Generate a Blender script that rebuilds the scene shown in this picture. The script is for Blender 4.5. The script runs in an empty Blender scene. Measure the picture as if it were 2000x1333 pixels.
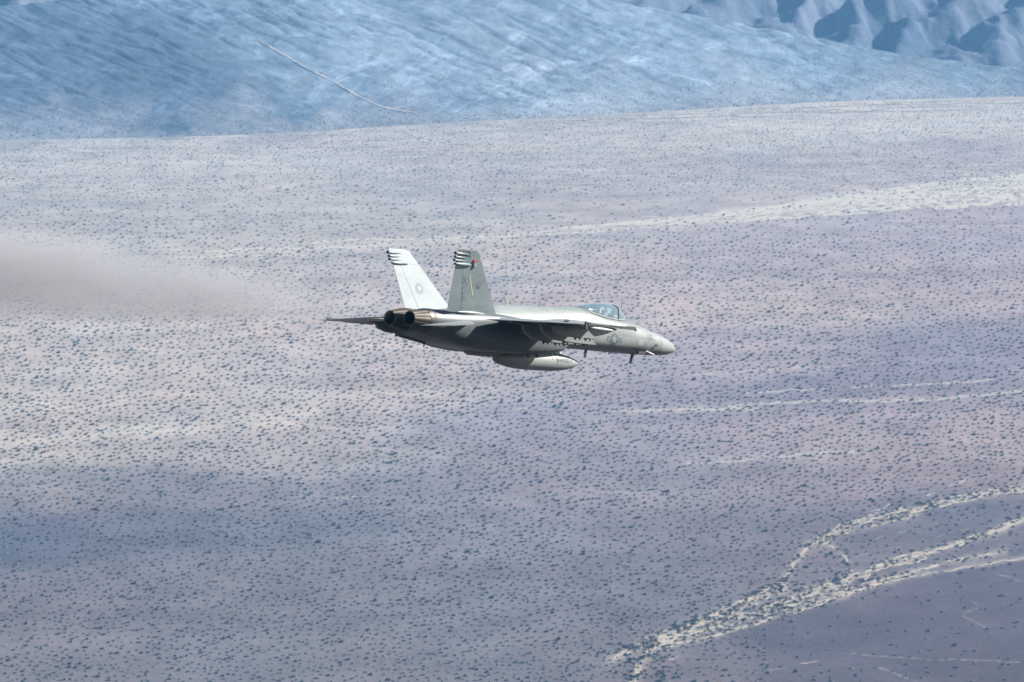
import bpy, bmesh, math, random
import numpy as np
from mathutils import Vector, Matrix
from mathutils.bvhtree import BVHTree

random.seed(7)
rng = np.random.default_rng(11)
S = bpy.context.scene
COL = S.collection

# ------------------------------------------------------------------ camera
H = 365.0                      # the camera stands on a cliff this high above the valley floor
DEC = math.radians(4.6)        # looking down this much
F0 = 16000.0                   # focal length in pixels of the 2000 px wide photograph
cam = bpy.data.cameras.new('camera')
cam.sensor_width = 36.0
cam.lens = 36.0 * F0 / 2000.0
cam.clip_start = 1.0
cam.clip_end = 60000.0
cam.dof.use_dof = True
cam.dof.focus_distance = 331.0
cam.dof.aperture_fstop = 4.5
camo = bpy.data.objects.new('camera', cam)
camo.location = (0, 0, H)
camo.rotation_euler = (math.pi / 2 - DEC, 0, 0)
COL.objects.link(camo)
S.camera = camo

# ------------------------------------------------------------------ sun, sky, exposure
SUN = Vector((0.801, 0.237, 0.550)).normalized()      # towards the sun
elev = math.asin(SUN.z)
azim = math.atan2(SUN.x, SUN.y)
w = bpy.data.worlds.new('World')
S.world = w
w.use_nodes = True
nt = w.node_tree
sky = nt.nodes.new('ShaderNodeTexSky')
sky.sky_type = 'NISHITA'
sky.sun_disc = False
sky.sun_elevation = elev
sky.sun_rotation = azim
sky.altitude = 700
bg = nt.nodes['Background']
bg.inputs['Strength'].default_value = 0.05
nt.links.new(sky.outputs['Color'], bg.inputs['Color'])
sl = bpy.data.lights.new('sun', 'SUN')
sl.energy = 5.0
sl.angle = math.radians(0.53)
sl.color = (1.0, 0.96, 0.90)
so = bpy.data.objects.new('sun', sl)
so.rotation_euler = SUN.to_track_quat('Z', 'Y').to_euler()
so.location = (300, 100, 900)
COL.objects.link(so)
S.view_settings.view_transform = 'Standard'
S.view_settings.look = 'None'
S.view_settings.exposure = 1.3
S.view_settings.gamma = 1.0
S.view_settings.use_curve_mapping = False
S.cycles.volume_bounces = 1
S.cycles.max_bounces = 8
S.cycles.volume_step_rate = 1.0
S.cycles.use_denoising = True
HAZE_DENSITY = 3.8e-5
HAZE_COLOR = (0.24, 0.58, 1.0)

# ------------------------------------------------------------------ helpers
def tag(o, label=None, cat=None, group=None, kind=None):
    if label: o['label'] = label
    if cat: o['category'] = cat
    if group: o['group'] = group
    if kind: o['kind'] = kind
    return o

def raw_mesh(name, verts, faces, mat=None, smooth=False):
    me = bpy.data.meshes.new(name)
    me.from_pydata([tuple(v) for v in verts], [], [tuple(f) for f in faces])
    if mat: me.materials.append(mat)
    if smooth:
        me.polygons.foreach_set('use_smooth', np.ones(len(me.polygons), bool))
    me.update()
    return me

def np_mesh(name, V, Fq, mat=None, smooth=False):
    """fast mesh from arrays, all faces with the same number of corners"""
    V = np.ascontiguousarray(V, np.float32); Fq = np.ascontiguousarray(Fq, np.int32)
    n, k = Fq.shape
    me = bpy.data.meshes.new(name)
    me.vertices.add(len(V)); me.vertices.foreach_set('co', V.ravel())
    me.loops.add(n * k); me.loops.foreach_set('vertex_index', Fq.ravel())
    me.polygons.add(n)
    me.polygons.foreach_set('loop_start', np.arange(0, n * k, k, dtype=np.int32))
    me.polygons.foreach_set('use_smooth', np.full(n, smooth))
    me.update(calc_edges=True)
    if mat: me.materials.append(mat)
    return me

def link(name, me, parent=None):
    o = bpy.data.objects.new(name, me)
    COL.objects.link(o)
    if parent: o.parent = parent
    return o

class Mat:
    """small node helper"""
    def __init__(s, name):
        s.m = bpy.data.materials.new(name); s.m.use_nodes = True
        s.t = s.m.node_tree; s.b = s.t.nodes['Principled BSDF']
    def n(s, typ, **kw):
        nd = s.t.nodes.new(typ)
        for k, v in kw.items():
            if k in nd.inputs: nd.inputs[k].default_value = v
            else: setattr(nd, k, v)
        return nd
    def l(s, a, b): s.t.links.new(a, b)

def paint(name, col, rough=0.5, var=0.10, scale=1.3, metal=0.0, spec=0.4, seam=False):
    """sprayed, weathered military paint: blotches, fine mottling, rain and oil streaks along the airframe"""
    M = Mat(name); b = M.b
    tc = M.n('ShaderNodeTexCoord')
    mp = M.n('ShaderNodeMapping'); mp.inputs['Scale'].default_value = (0.45, 1, 1)
    M.l(tc.outputs['Object'], mp.inputs['Vector'])
    n1 = M.n('ShaderNodeTexNoise', Scale=scale, Detail=6.0, Roughness=0.6)
    M.l(mp.outputs['Vector'], n1.inputs['Vector'])
    n2 = M.n('ShaderNodeTexNoise', Scale=scale * 9, Detail=3.0, Roughness=0.6)
    M.l(mp.outputs['Vector'], n2.inputs['Vector'])
    ad = M.n('ShaderNodeMath', operation='ADD'); M.l(n1.outputs['Fac'], ad.inputs[0])
    mu = M.n('ShaderNodeMath', operation='MULTIPLY'); mu.inputs[1].default_value = 0.45
    M.l(n2.outputs['Fac'], mu.inputs[0]); M.l(mu.outputs[0], ad.inputs[1])
    rp = M.n('ShaderNodeMapRange')
    rp.inputs['From Min'].default_value = 0.45; rp.inputs['From Max'].default_value = 1.0
    rp.inputs['To Min'].default_value = 1 - var * 1.6; rp.inputs['To Max'].default_value = 1 + var
    M.l(ad.outputs[0], rp.inputs['Value'])
    mx = M.n('ShaderNodeVectorMath', operation='SCALE'); mx.inputs[0].default_value = col[:3]
    M.l(rp.outputs['Result'], mx.inputs['Scale'])
    if seam:                                    # faint seams and slightly different tints of neighbouring skin panels
        sx_ = M.n('ShaderNodeSeparateXYZ'); M.l(tc.outputs['Object'], sx_.inputs[0])
        cb = M.n('ShaderNodeCombineXYZ'); M.l(sx_.outputs['X'], cb.inputs['X']); M.l(sx_.outputs['Z'], cb.inputs['Y'])
        bk = M.n('ShaderNodeTexBrick', offset=.37, squash=.7, squash_frequency=3); bk.inputs['Scale'].default_value = 1.0
        bk.inputs['Brick Width'].default_value = 1.13; bk.inputs['Row Height'].default_value = .43; bk.inputs['Mortar Size'].default_value = .012; bk.inputs['Mortar Smooth'].default_value = .4
        for q_, g_ in (('Color1', .95), ('Color2', 1.05), ('Mortar', .72)): bk.inputs[q_].default_value = (g_, g_, g_, 1)
        M.l(cb.outputs[0], bk.inputs['Vector'])
        m2 = M.n('ShaderNodeVectorMath', operation='MULTIPLY'); M.l(mx.outputs[0], m2.inputs[0]); M.l(bk.outputs['Color'], m2.inputs[1]); mx = m2
    M.l(mx.outputs[0], b.inputs['Base Color'])
    b.inputs['Roughness'].default_value = rough
    b.inputs['Metallic'].default_value = metal
    b.inputs['Specular IOR Level'].default_value = spec
    rr = M.n('ShaderNodeMapRange')
    rr.inputs['To Min'].default_value = rough + 0.14; rr.inputs['To Max'].default_value = rough - 0.08
    M.l(n2.outputs['Fac'], rr.inputs['Value']); M.l(rr.outputs['Result'], b.inputs['Roughness'])
    return M.m

def value_noise(x, y, seed=0):
    """smooth lattice noise in 0..1 for arrays"""
    xi = np.floor(x).astype(np.int64); yi = np.floor(y).astype(np.int64)
    fx = x - xi; fy = y - yi
    fx = fx * fx * (3 - 2 * fx); fy = fy * fy * (3 - 2 * fy)
    def h(a, b):
        n = (a * 374761393 + b * 668265263 + seed * 974634777) & 0x7fffffff
        n = ((n ^ (n >> 13)) * 1274126177) & 0x7fffffff
        return ((n ^ (n >> 16)) & 0xffff) / 65535.0
    return (h(xi, yi) * (1 - fx) + h(xi + 1, yi) * fx) * (1 - fy) + (h(xi, yi + 1) * (1 - fx) + h(xi + 1, yi + 1) * fx) * fy

def fbm(x, y, seed=0, oct=4, gain=0.5):
    s = 0; a = 1; t = 0
    for i in range(oct):
        s = s + a * value_noise(x * 2 ** i + 13.7 * i, y * 2 ** i - 7.1 * i, seed + i); t += a; a *= gain
    return s / t

# ------------------------------------------------------------------ pixel (2000 x 1333 photograph) -> place
SD, CD = math.sin(DEC), math.cos(DEC)
def ray(px, py):
    px = np.asarray(px, float); py = np.asarray(py, float)
    a = (px - 1000) / F0; b = (666.5 - py) / F0
    return a, CD + b * SD, -SD + b * CD            # world direction per unit depth
def G(px, py, z=0.0):
    a, dy, dz = ray(px, py)
    t = (z - H) / dz
    return a * t, dy * t
def to_px(X, Y, Z):
    X = np.asarray(X, float); Y = np.asarray(Y, float); Zr = np.asarray(Z, float) - H
    d = Y * CD - Zr * SD; u = Y * SD + Zr * CD
    return 1000 + F0 * X / d, 666.5 - F0 * u / d

# ================================================================== GROUND
FOOT = np.array([(-700, 280), (0, 276), (300, 270), (600, 262), (750, 246), (900, 240), (1100, 228), (1300, 218), (1600, 200), (2000, 190), (2700, 180)], float)
def smooth_line(tab, sig=110.0):
    g_ = np.arange(-700, 2701, 20.0); y = np.interp(g_, tab[:, 0], tab[:, 1])
    k_ = np.exp(-0.5 * (np.arange(-20, 21) * 20 / sig) ** 2); k_ /= k_.sum()
    return g_, np.convolve(np.pad(y, 20, mode='edge'), k_, 'valid')
_gu, _gp = smooth_line(FOOT)
_gf = G(_gu, _gp)[1]
def foot_Y(X):
    """distance of the foot of the hills for a lateral place"""
    u = 1000 + F0 * np.asarray(X, float) / 6900.0
    r = np.interp(u, _gu, _gf)
    return r

# soil map: (pixel, pixel, albedo) patches of paler silt, gravel and darker ground
SOIL = [
 (0,300,.40,.38,.39),(500,300,.41,.39,.40),(1000,290,.40,.38,.39),(1500,260,.42,.40,.40),(1950,240,.43,.41,.41),
 (200,400,.37,.35,.36),(900,360,.37,.345,.36),(1500,310,.36,.33,.35),(1950,300,.36,.32,.35),(800,430,.38,.36,.36),(1400,380,.37,.34,.36),
 (300,480,.40,.37,.37),(900,500,.38,.345,.36),(1500,480,.35,.31,.345),(1950,460,.34,.30,.345),
 (200,640,.42,.38,.385),(700,660,.40,.36,.375),(1500,600,.39,.335,.355),(1900,560,.36,.305,.34),(1300,580,.40,.34,.36),
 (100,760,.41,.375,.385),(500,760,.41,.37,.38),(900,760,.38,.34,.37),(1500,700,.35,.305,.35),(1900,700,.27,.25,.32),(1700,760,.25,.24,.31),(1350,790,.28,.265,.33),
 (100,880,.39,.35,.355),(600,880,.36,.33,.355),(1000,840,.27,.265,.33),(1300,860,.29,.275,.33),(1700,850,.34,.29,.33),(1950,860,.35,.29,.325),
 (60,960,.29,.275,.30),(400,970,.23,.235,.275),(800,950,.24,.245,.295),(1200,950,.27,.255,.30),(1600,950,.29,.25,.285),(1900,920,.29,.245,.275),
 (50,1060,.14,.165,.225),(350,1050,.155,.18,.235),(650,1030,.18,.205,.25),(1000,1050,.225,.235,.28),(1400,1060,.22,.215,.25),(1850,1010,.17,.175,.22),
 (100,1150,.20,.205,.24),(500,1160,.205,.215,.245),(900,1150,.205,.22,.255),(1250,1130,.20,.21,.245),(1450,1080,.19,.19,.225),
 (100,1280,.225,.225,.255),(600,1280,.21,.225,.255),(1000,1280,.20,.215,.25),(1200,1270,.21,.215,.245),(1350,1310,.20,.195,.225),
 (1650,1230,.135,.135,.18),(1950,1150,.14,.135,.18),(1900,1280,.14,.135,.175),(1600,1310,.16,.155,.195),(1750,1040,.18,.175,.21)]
SOIL = np.array(SOIL, float)
def soil(px, py):
    px = np.asarray(px, float); py = np.asarray(py, float)
    sh = px.shape; px = px.ravel(); py = py.ravel()
    out = np.zeros((len(px), 3)); W = np.zeros(len(px))
    for a, b, r, g, bl in SOIL:
        d2 = ((px - a) / 260.0) ** 2 + ((py - b) / 62.0) ** 2
        k = 1.0 / (d2 + 0.05) ** 1.9
        W += k; out += k[:, None] * np.array([r, g, bl])
    return (out / W[:, None]).reshape(sh + (3,))

SOIL_GAIN = np.array([.635, .583, .492])
def grid_faces(nr, nc):
    i = np.arange(nr - 1)[:, None] * nc + np.arange(nc - 1)[None, :]
    i = i.ravel()
    return np.stack([i, i + 1, i + nc + 1, i + nc], 1)

MAIN = [(1238, 1345), (1250, 1295), (1268, 1268), (1325, 1236), (1400, 1198), (1470, 1172), (1530, 1148)]
LEFT = [(1195, 1288), (1240, 1266), (1300, 1240), (1380, 1212), (1450, 1186), (1512, 1158)]
UPPER = [(1524, 1154), (1540, 1118), (1570, 1076), (1600, 1052), (1640, 1032), (1700, 1012), (1780, 996), (1850, 981), (1920, 967), (2060, 944)]
UPPER2 = [(1575, 1068), (1612, 1062), (1650, 1040), (1720, 1022), (1800, 1002)]
LOOP = [(1600, 1058), (1628, 1066), (1650, 1088), (1662, 1112), (1650, 1130), (1610, 1142), (1560, 1152)]
MIDDLE = [(1480, 1196), (1550, 1168), (1620, 1146), (1690, 1120), (1740, 1098), (1800, 1082), (1880, 1060), (1940, 1040), (2060, 988)]
MIDDLE2 = [(1680, 1140), (1710, 1116), (1740, 1102), (1790, 1098), (1812, 1092), (1800, 1084)]
LOWER = [(1290, 1264), (1380, 1248), (1470, 1218), (1550, 1196), (1640, 1166), (1710, 1142), (1770, 1120), (1850, 1100), (1960, 1078)]
LOWER2 = [(1690, 1150), (1780, 1128), (1860, 1112), (2060, 1080)]
INNER = [(1380, 1226), (1450, 1200), (1530, 1180), (1600, 1160), (1660, 1140)]
INNER2 = [(1330, 1244), (1420, 1222), (1520, 1190), (1600, 1172), (1680, 1150), (1730, 1130)]
BROAD = [(1000, 456), (1200, 443), (1400, 424), (1500, 413), (1600, 398), (1750, 380), (2080, 362)]
HALO = [(MAIN, 11, .42), (LEFT, 8, .32), (UPPER, 7, .42), (UPPER2, 6, .25), (LOOP, 6, .22), (MIDDLE, 7, .42), (LOWER, 6, .35), (LOWER2, 4, .3), (INNER, 7, .28), (INNER2, 7, .28),
        ([(1000, 455), (1200, 443), (1400, 425)], 7, .30), ([(1400, 425), (1500, 413), (1600, 398)], 13, .34), ([(1600, 398), (1750, 380), (2080, 362)], 20, .36),
        ([(-60, 862), (60, 856), (340, 835), (640, 814)], 15, .75), ([(1230, 803), (1480, 798)], 6, .34), ([(-60, 800), (130, 790)], 10, .6), ([(600, 782), (960, 760)], 8, .4),
        ([(330, 505), (760, 480), (1000, 460)], 9, .36), ([(1640, 783), (1860, 778), (2060, 756)], 5, .25), ([(1320, 905), (1520, 893), (1720, 880)], 12, .14),
        ([(1190, 1290), (1260, 1262), (1400, 1215)], 9, .25)]
def seg_dist(px, py, P):
    P = np.array(P, float); best = np.full(px.shape, 1e9)
    for (x0, y0), (x1, y1) in zip(P[:-1], P[1:]):
        t = np.clip(((px - x0) * (x1 - x0) + (py - y0) * (y1 - y0)) / ((x1 - x0) ** 2 + (y1 - y0) ** 2), 0, 1)
        best = np.minimum(best, np.hypot(px - x0 - t * (x1 - x0), py - y0 - t * (y1 - y0)))
    return best
# materials of the land
def land_material(name, fine, amp, stretch=(1, 1, 1), bump=0.0, bscale=0.02):
    M = Mat(name); b = M.b
    at = M.n('ShaderNodeAttribute', attribute_name='soil')
    tc = M.n('ShaderNodeTexCoord')
    mp = M.n('ShaderNodeMapping'); mp.inputs['Scale'].default_value = stretch
    M.l(tc.outputs['Object'], mp.inputs['Vector'])
    n1 = M.n('ShaderNodeTexNoise', Scale=fine, Detail=5.0, Roughness=0.65)
    M.l(mp.outputs['Vector'], n1.inputs['Vector'])
    n2 = M.n('ShaderNodeTexNoise', Scale=fine * 0.13, Detail=4.0, Roughness=0.6)
    M.l(mp.outputs['Vector'], n2.inputs['Vector'])
    ad = M.n('ShaderNodeMath', operation='ADD'); M.l(n1.outputs['Fac'], ad.inputs[0]); M.l(n2.outputs['Fac'], ad.inputs[1])
    rp = M.n('ShaderNodeMapRange'); rp.inputs['From Min'].default_value = 0.65; rp.inputs['From Max'].default_value = 1.35
    rp.inputs['To Min'].default_value = 1 - amp; rp.inputs['To Max'].default_value = 1 + amp
    M.l(ad.outputs[0], rp.inputs['Value'])
    sc = M.n('ShaderNodeVectorMath', operation='SCALE')
    M.l(at.outputs['Color'], sc.inputs[0]); M.l(rp.outputs['Result'], sc.inputs['Scale'])
    M.l(sc.outputs[0], b.inputs['Base Color'])
    b.inputs['Roughness'].default_value = 0.95
    b.inputs['Specular IOR Level'].default_value = 0.1
    if bump:
        bn = M.n('ShaderNodeTexNoise', Scale=bscale, Detail=6.0, Roughness=0.6)
        M.l(mp.outputs['Vector'], bn.inputs['Vector'])
        bp = M.n('ShaderNodeBump', Strength=1.0, Distance=bump)
        M.l(bn.outputs['Fac'], bp.inputs['Height']); M.l(bp.outputs['Normal'], b.inputs['Normal'])
    return M.m

def set_soil(me, C):
    a = me.color_attributes.new('soil', 'FLOAT_COLOR', 'POINT')
    C4 = np.concatenate([np.clip(C, 0.02, 0.9), np.ones((len(C), 1))], 1).astype(np.float32)
    a.data.foreach_set('color', C4.ravel())

M_GROUND = land_material('desert_soil', 0.30, 0.34, (1, .35, 1))  # mottling that also paints in the light flecks on small hummocks
# fan-shaped grid of the valley floor: fine where the camera looks, coarse around
uf = np.linspace(-0.075, 0.075, 720)
uo = 0.075 + np.array([.01, .025, .05, .1, .2, .4, .8])
U = np.concatenate([-uo[::-1], uf, uo])
pyr = np.linspace(1420, 150, 640)
Yr = G(1000 + 0 * pyr, pyr)[1]
Yr = np.concatenate([[200, 600, 1200, 1900, 2400], Yr, [9500, 12500, 17000]])
UU, YY = np.meshgrid(U, Yr)
XX = UU * np.maximum(YY, 2500) * 1.0
PX, PY = to_px(XX, YY, 0 * XX)
PXc = np.clip(PX, -150, 2150); PYc = np.clip(PY, 200, 1380)
warp = (fbm(XX / 120, YY / 400, 21, 4) - 0.5)
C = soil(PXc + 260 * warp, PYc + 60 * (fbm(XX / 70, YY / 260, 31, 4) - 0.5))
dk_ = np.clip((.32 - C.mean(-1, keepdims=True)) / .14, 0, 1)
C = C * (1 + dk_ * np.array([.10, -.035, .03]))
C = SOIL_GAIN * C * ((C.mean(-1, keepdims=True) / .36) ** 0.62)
# streaks of sheet flood silt, drawn out along the valley
C = C * (1 - 0.03 * np.clip((PYc - 850) / 350, 0, 1))[..., None]
rag = fbm(XX / 14, YY / 60, 61, 4, .6)
sand = np.array([.34, .295, .240])
for P_, w_, a_h in HALO:
    d_ = seg_dist(PX, PY, P_) / (w_ * (0.35 + 1.4 * rag))
    m_ = a_h * np.exp(-d_ ** 2) * np.clip(0.4 + 1.6 * (fbm(XX / 9, YY / 40, 63, 3) - .2), 0.2, 1.5)
    C = C * (1 - m_[..., None]) + sand * m_[..., None]
st = fbm(XX / 95, YY / 130, 41, 5, 0.6) - 0.5
st2 = fbm(XX / 260, YY / 55, 43, 4, 0.6) - 0.5
C = C * (1 + 0.34 * st + 0.26 * st2)[..., None]
hue = (fbm(XX / 60, YY / 200, 51, 3) - 0.5)
C = C * np.stack([1 + 0.12 * hue, 1 + 0 * hue, 1 - 0.08 * hue], -1)
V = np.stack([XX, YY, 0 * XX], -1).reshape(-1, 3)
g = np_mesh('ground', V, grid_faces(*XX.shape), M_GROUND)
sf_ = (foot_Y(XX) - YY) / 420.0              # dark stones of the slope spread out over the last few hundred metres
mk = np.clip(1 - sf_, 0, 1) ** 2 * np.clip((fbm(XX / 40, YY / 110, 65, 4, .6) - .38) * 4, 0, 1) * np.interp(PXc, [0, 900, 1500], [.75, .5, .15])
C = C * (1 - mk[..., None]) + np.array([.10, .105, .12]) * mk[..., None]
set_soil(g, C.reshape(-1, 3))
ground = tag(link('ground', g), 'pale mauve desert valley floor dotted with scrub', None, None, 'structure')
del ground['label']

# ------------------------------------------------------------------ hillside (alluvial fan and dark talus slope)
CREST = np.array([(-700, -40), (0, 18), (70, 12), (150, -8), (260, -60), (1120, -2), (1200, 8), (1300, 25), (1530, 62), (1700, 100), (1850, 120), (2000, 137), (2700, 165)], float)
SLOPE = 0.23
def ramp(s):
    return np.where(s < 0, 0, SLOPE * (np.sqrt(s * s + 60.0 ** 2) - 60.0))
_cs = np.linspace(0, 1, 400)
def crest_s(px):
    gu, gc = smooth_line(CREST, 60.0)
    pc = np.interp(px, gu, gc)
    fy = np.interp(px, _gu, _gf)
    s = np.linspace(0, 2600, 1300)
    out = []
    for a, p, f in zip(px, pc, fy):
        _, q = to_px((a - 1000) / F0 * (f + s), f + s, ramp(s))
        i = np.argmax(q < p) if (q < p).any() else len(s) - 1
        out.append(s[i])
    return np.array(out)
_cp = np.linspace(-700, 2700, 180)
_csv = crest_s(_cp)
def hill_z(X, Y):
    px = 1000 + F0 * X / np.maximum(Y, 100)
    s = Y - foot_Y(X)
    sc = np.interp(px, _cp, _csv)
    r = ramp(s)
    # rills and low ribs running down the slope, and down to the right on the fan
    dn = X * 0.9 + s * 0.55
    wq = 60 * (fbm(X / 110, s / 110, 59, 3) - 0.5)
    rr = fbm((X + wq) / 60 + s / 55, (s + wq) / 90 - X / 420, 61, 5, 0.55) - 0.5
    gl = np.abs(fbm((X + 1.6 * wq) / 95 + s / 70, s / 150 - X / 300, 67, 4, 0.55) - 0.5) * 2      # gullies
    ac = (1.6 * X + s + 0.6 * wq) / 1.89; al = (X - 1.6 * s) / 1.89
    t2 = np.abs(fbm(ac / 17, al / 190, 63, 3, .55) - 0.5) * 2
    r2 = -np.clip(0.10 - gl, 0, 1) * 8 - np.clip(.16 - t2, 0, 1) * 5
    lf = fbm(X / 420, s / 200, 71, 3) - 0.5
    k = np.clip(s / 260, 0, 1)
    z = r + k * (4.5 * rr + 2.6 * r2 + 8 * lf)
    over = np.maximum(s - sc, 0)
    zc = ramp(sc) + np.clip(sc / 260, 0, 1) * (4.5 * rr + 2.6 * r2 + 8 * lf)
    z = np.where(s > sc, zc - 0.35 * over, z)
    return np.where(s < 2, -3.0 + 0.0 * s, z)
M_HILL = land_material('stony_slope', 0.045, 0.45, (1, 0.6, 1), 2.6, 0.07)
uf = np.linspace(-0.078, 0.078, 600)
sf = np.concatenate([[-60, -20], np.linspace(0, 620, 280), np.linspace(628, 1500, 90), [1700, 2200, 3000]])
UU, SS = np.meshgrid(uf, sf)
XX = UU * 7000.0
YY = foot_Y(XX) + SS
XX = UU * YY
ZZ = hill_z(XX, YY)
PX, PY = to_px(XX, YY, ZZ)
def hill_color(PX, PY, X, S_):
    dark = np.array([.054, .070, .098]); fan = np.array([.122, .152, .184]); warm = np.array([.12, .105, .12])  # dark and fan carry the blue of distant haze in their colour
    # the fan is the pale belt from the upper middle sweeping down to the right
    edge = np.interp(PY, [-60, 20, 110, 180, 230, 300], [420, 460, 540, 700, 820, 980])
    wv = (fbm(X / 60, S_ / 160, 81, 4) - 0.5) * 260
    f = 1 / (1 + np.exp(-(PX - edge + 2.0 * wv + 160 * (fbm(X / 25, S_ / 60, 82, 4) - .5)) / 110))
    c = dark + (fan - dark) * f[..., None]
    pat = fbm(X / 75, S_ / 150, 83, 5, 0.6)
    m = np.clip((pat - 0.52) * 4, 0, 1) * 0.6
    c = c * (1 - m[..., None]) + (0.72 * c) * m[..., None]
    wm = np.clip((fbm(X / 110, S_ / 220, 87, 4) - 0.5) * 4, 0, 1) * 0.5
    c = c * (1 - wm[..., None]) + (0.5 * c + 0.5 * warm) * wm[..., None]
    # darker lines along the carved gullies, and pale silt threads
    wq = 60 * (fbm(X / 110, S_ / 110, 59, 3) - 0.5)
    ac = (1.6 * X + S_ + 0.6 * wq) / 1.89; al = (X - 1.6 * S_) / 1.89
    th = fbm(X / 11 + S_ / 30, S_ / 16 - X / 240, 91, 5, 0.7)
    c = c * (1 + 1.15 * (th - 0.5))[..., None]
    on = np.clip((fbm(X / 130, S_ / 130, 97, 3) - .42) * 6, 0, 1)
    l1 = np.clip(1 - np.abs(fbm(ac / 15, al / 210, 93, 4, .6) - 0.5) * 34, 0, 1) * on
    l2 = np.clip(1 - np.abs(fbm(ac / 17, al / 190, 63, 3, .55) - 0.5) * 26, 0, 1)
    l3 = np.clip(1 - np.abs(fbm((X - .5 * S_ + wq) / 40, S_ / 160, 95, 4, .6) - 0.5) * 30, 0, 1) * (1 - on)
    c = c * (1 + 0.5 * l1 + 0.55 * l3)[..., None]
    c = c * (1 - 0.55 * l2 * np.clip((fbm(X / 80, S_ / 90, 99, 2) - .4) * 6, 0, 1))[..., None]
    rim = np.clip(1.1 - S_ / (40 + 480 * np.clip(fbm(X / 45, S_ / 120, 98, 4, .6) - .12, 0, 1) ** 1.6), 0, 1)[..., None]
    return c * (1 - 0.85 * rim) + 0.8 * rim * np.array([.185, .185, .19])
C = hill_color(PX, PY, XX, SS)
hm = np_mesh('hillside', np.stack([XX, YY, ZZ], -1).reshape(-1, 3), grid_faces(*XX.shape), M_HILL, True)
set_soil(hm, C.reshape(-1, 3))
tag(link('hillside', hm), None, None, None, 'structure')

# ------------------------------------------------------------------ eroded mountain behind the fan
def mount_z(X, Y):
    px = 1000 + F0 * X / Y
    Yb = foot_Y(X) + np.interp(px, _cp, _csv) + 120
    s = Y - Yb
    base = -40 + 0.52 * s
    base = base + np.interp(px, _cp, ramp(_csv)) - 20
    wx = 95 * (fbm(X / 120, s / 95, 101, 4, .55) - 0.5)
    w2 = 40 * (fbm(X / 45, s / 50, 102, 3) - 0.5)
    u = (X + wx - 0.55 * s) / 58.0
    fr = u % 1.0
    vary = 0.55 + 0.9 * fbm(np.floor(u) * 7.3 + 0.0 * s, s / 160, 104, 2)
    tri = np.where(fr < 0.62, fr / 0.62, (1 - fr) / 0.38)
    tri = tri * tri * (3 - 2 * tri) * vary
    u2 = (X - 0.7 * wx + w2 + 0.4 * s) / 33.0
    tri2 = np.abs(fbm(u2, s / 46, 105, 3) - .5) * 2
    amp = np.clip(s / 160 + 0.12, 0, 1)
    z = base + amp * (23 * tri + 16 * tri2) + 26 * (fbm(X / 150, s / 150, 103, 4) - 0.5) + 11 * (fbm(X / 22, s / 24, 107, 5, .6) - 0.5)
    return z, s, tri
uf = np.linspace(-0.080, 0.085, 380)
UU, SS = np.meshgrid(uf, np.concatenate([np.linspace(-40, 520, 270), np.linspace(525, 1500, 90)]))
px = 1000 + F0 * UU
Y0 = foot_Y(UU * 7300) + np.interp(px, _cp, _csv) + 120
YY = Y0 + SS; XX = UU * YY
ZZ, _, tri = mount_z(XX, YY)
pat = fbm(XX / 55, SS / 90, 111, 4)
C = np.array([.085, .096, .125]) + (pat - 0.5)[..., None] * np.array([.06, .045, .035])
M_MOUNT = land_material('bare_rock', 0.08, 0.35, (1, 1, 1), 2.0, 0.10)
mm = np_mesh('mountain', np.stack([XX, YY, ZZ], -1).reshape(-1, 3), grid_faces(*XX.shape), M_MOUNT, True)
set_soil(mm, C.reshape(-1, 3))
tag(link('mountain', mm), None, None, None, 'structure')

# ------------------------------------------------------------------ dry washes: thin sheets of pale sand lying on the floor
def flat_sand(name, col, amp=0.12):
    M = Mat(name); b = M.b
    tc = M.n('ShaderNodeTexCoord')
    n1 = M.n('ShaderNodeTexNoise', Scale=0.18, Detail=5.0, Roughness=0.6); M.l(tc.outputs['Object'], n1.inputs['Vector'])
    rp = M.n('ShaderNodeMapRange'); rp.inputs['From Min'].default_value = 0.3; rp.inputs['From Max'].default_value = 0.7
    rp.inputs['To Min'].default_value = 1 - amp; rp.inputs['To Max'].default_value = 1 + amp
    M.l(n1.outputs['Fac'], rp.inputs['Value'])
    sc = M.n('ShaderNodeVectorMath', operation='SCALE'); sc.inputs[0].default_value = col
    M.l(rp.outputs['Result'], sc.inputs['Scale']); M.l(sc.outputs[0], b.inputs['Base Color'])
    b.inputs['Roughness'].default_value = 0.95; b.inputs['Specular IOR Level'].default_value = 0.1
    return M.m
M_SAND = flat_sand('wash_sand', (.30, .255, .20), .25)
M_SAND2 = flat_sand('pale_silt', (.35, .315, .255), .25)
M_SAND3 = flat_sand('thin_silt', (.27, .24, .215), .2)
_lift = [0.05]
def resample(pts, step):
    pts = np.array(pts, float)
    d = np.hypot(*np.diff(pts, axis=0).T); t = np.concatenate([[0], np.cumsum(d)])
    n = max(3, int(t[-1] / step)); q = np.linspace(0, t[-1], n)
    return np.stack([np.interp(q, t, pts[:, 0]), np.interp(q, t, pts[:, 1])], 1), q
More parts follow.
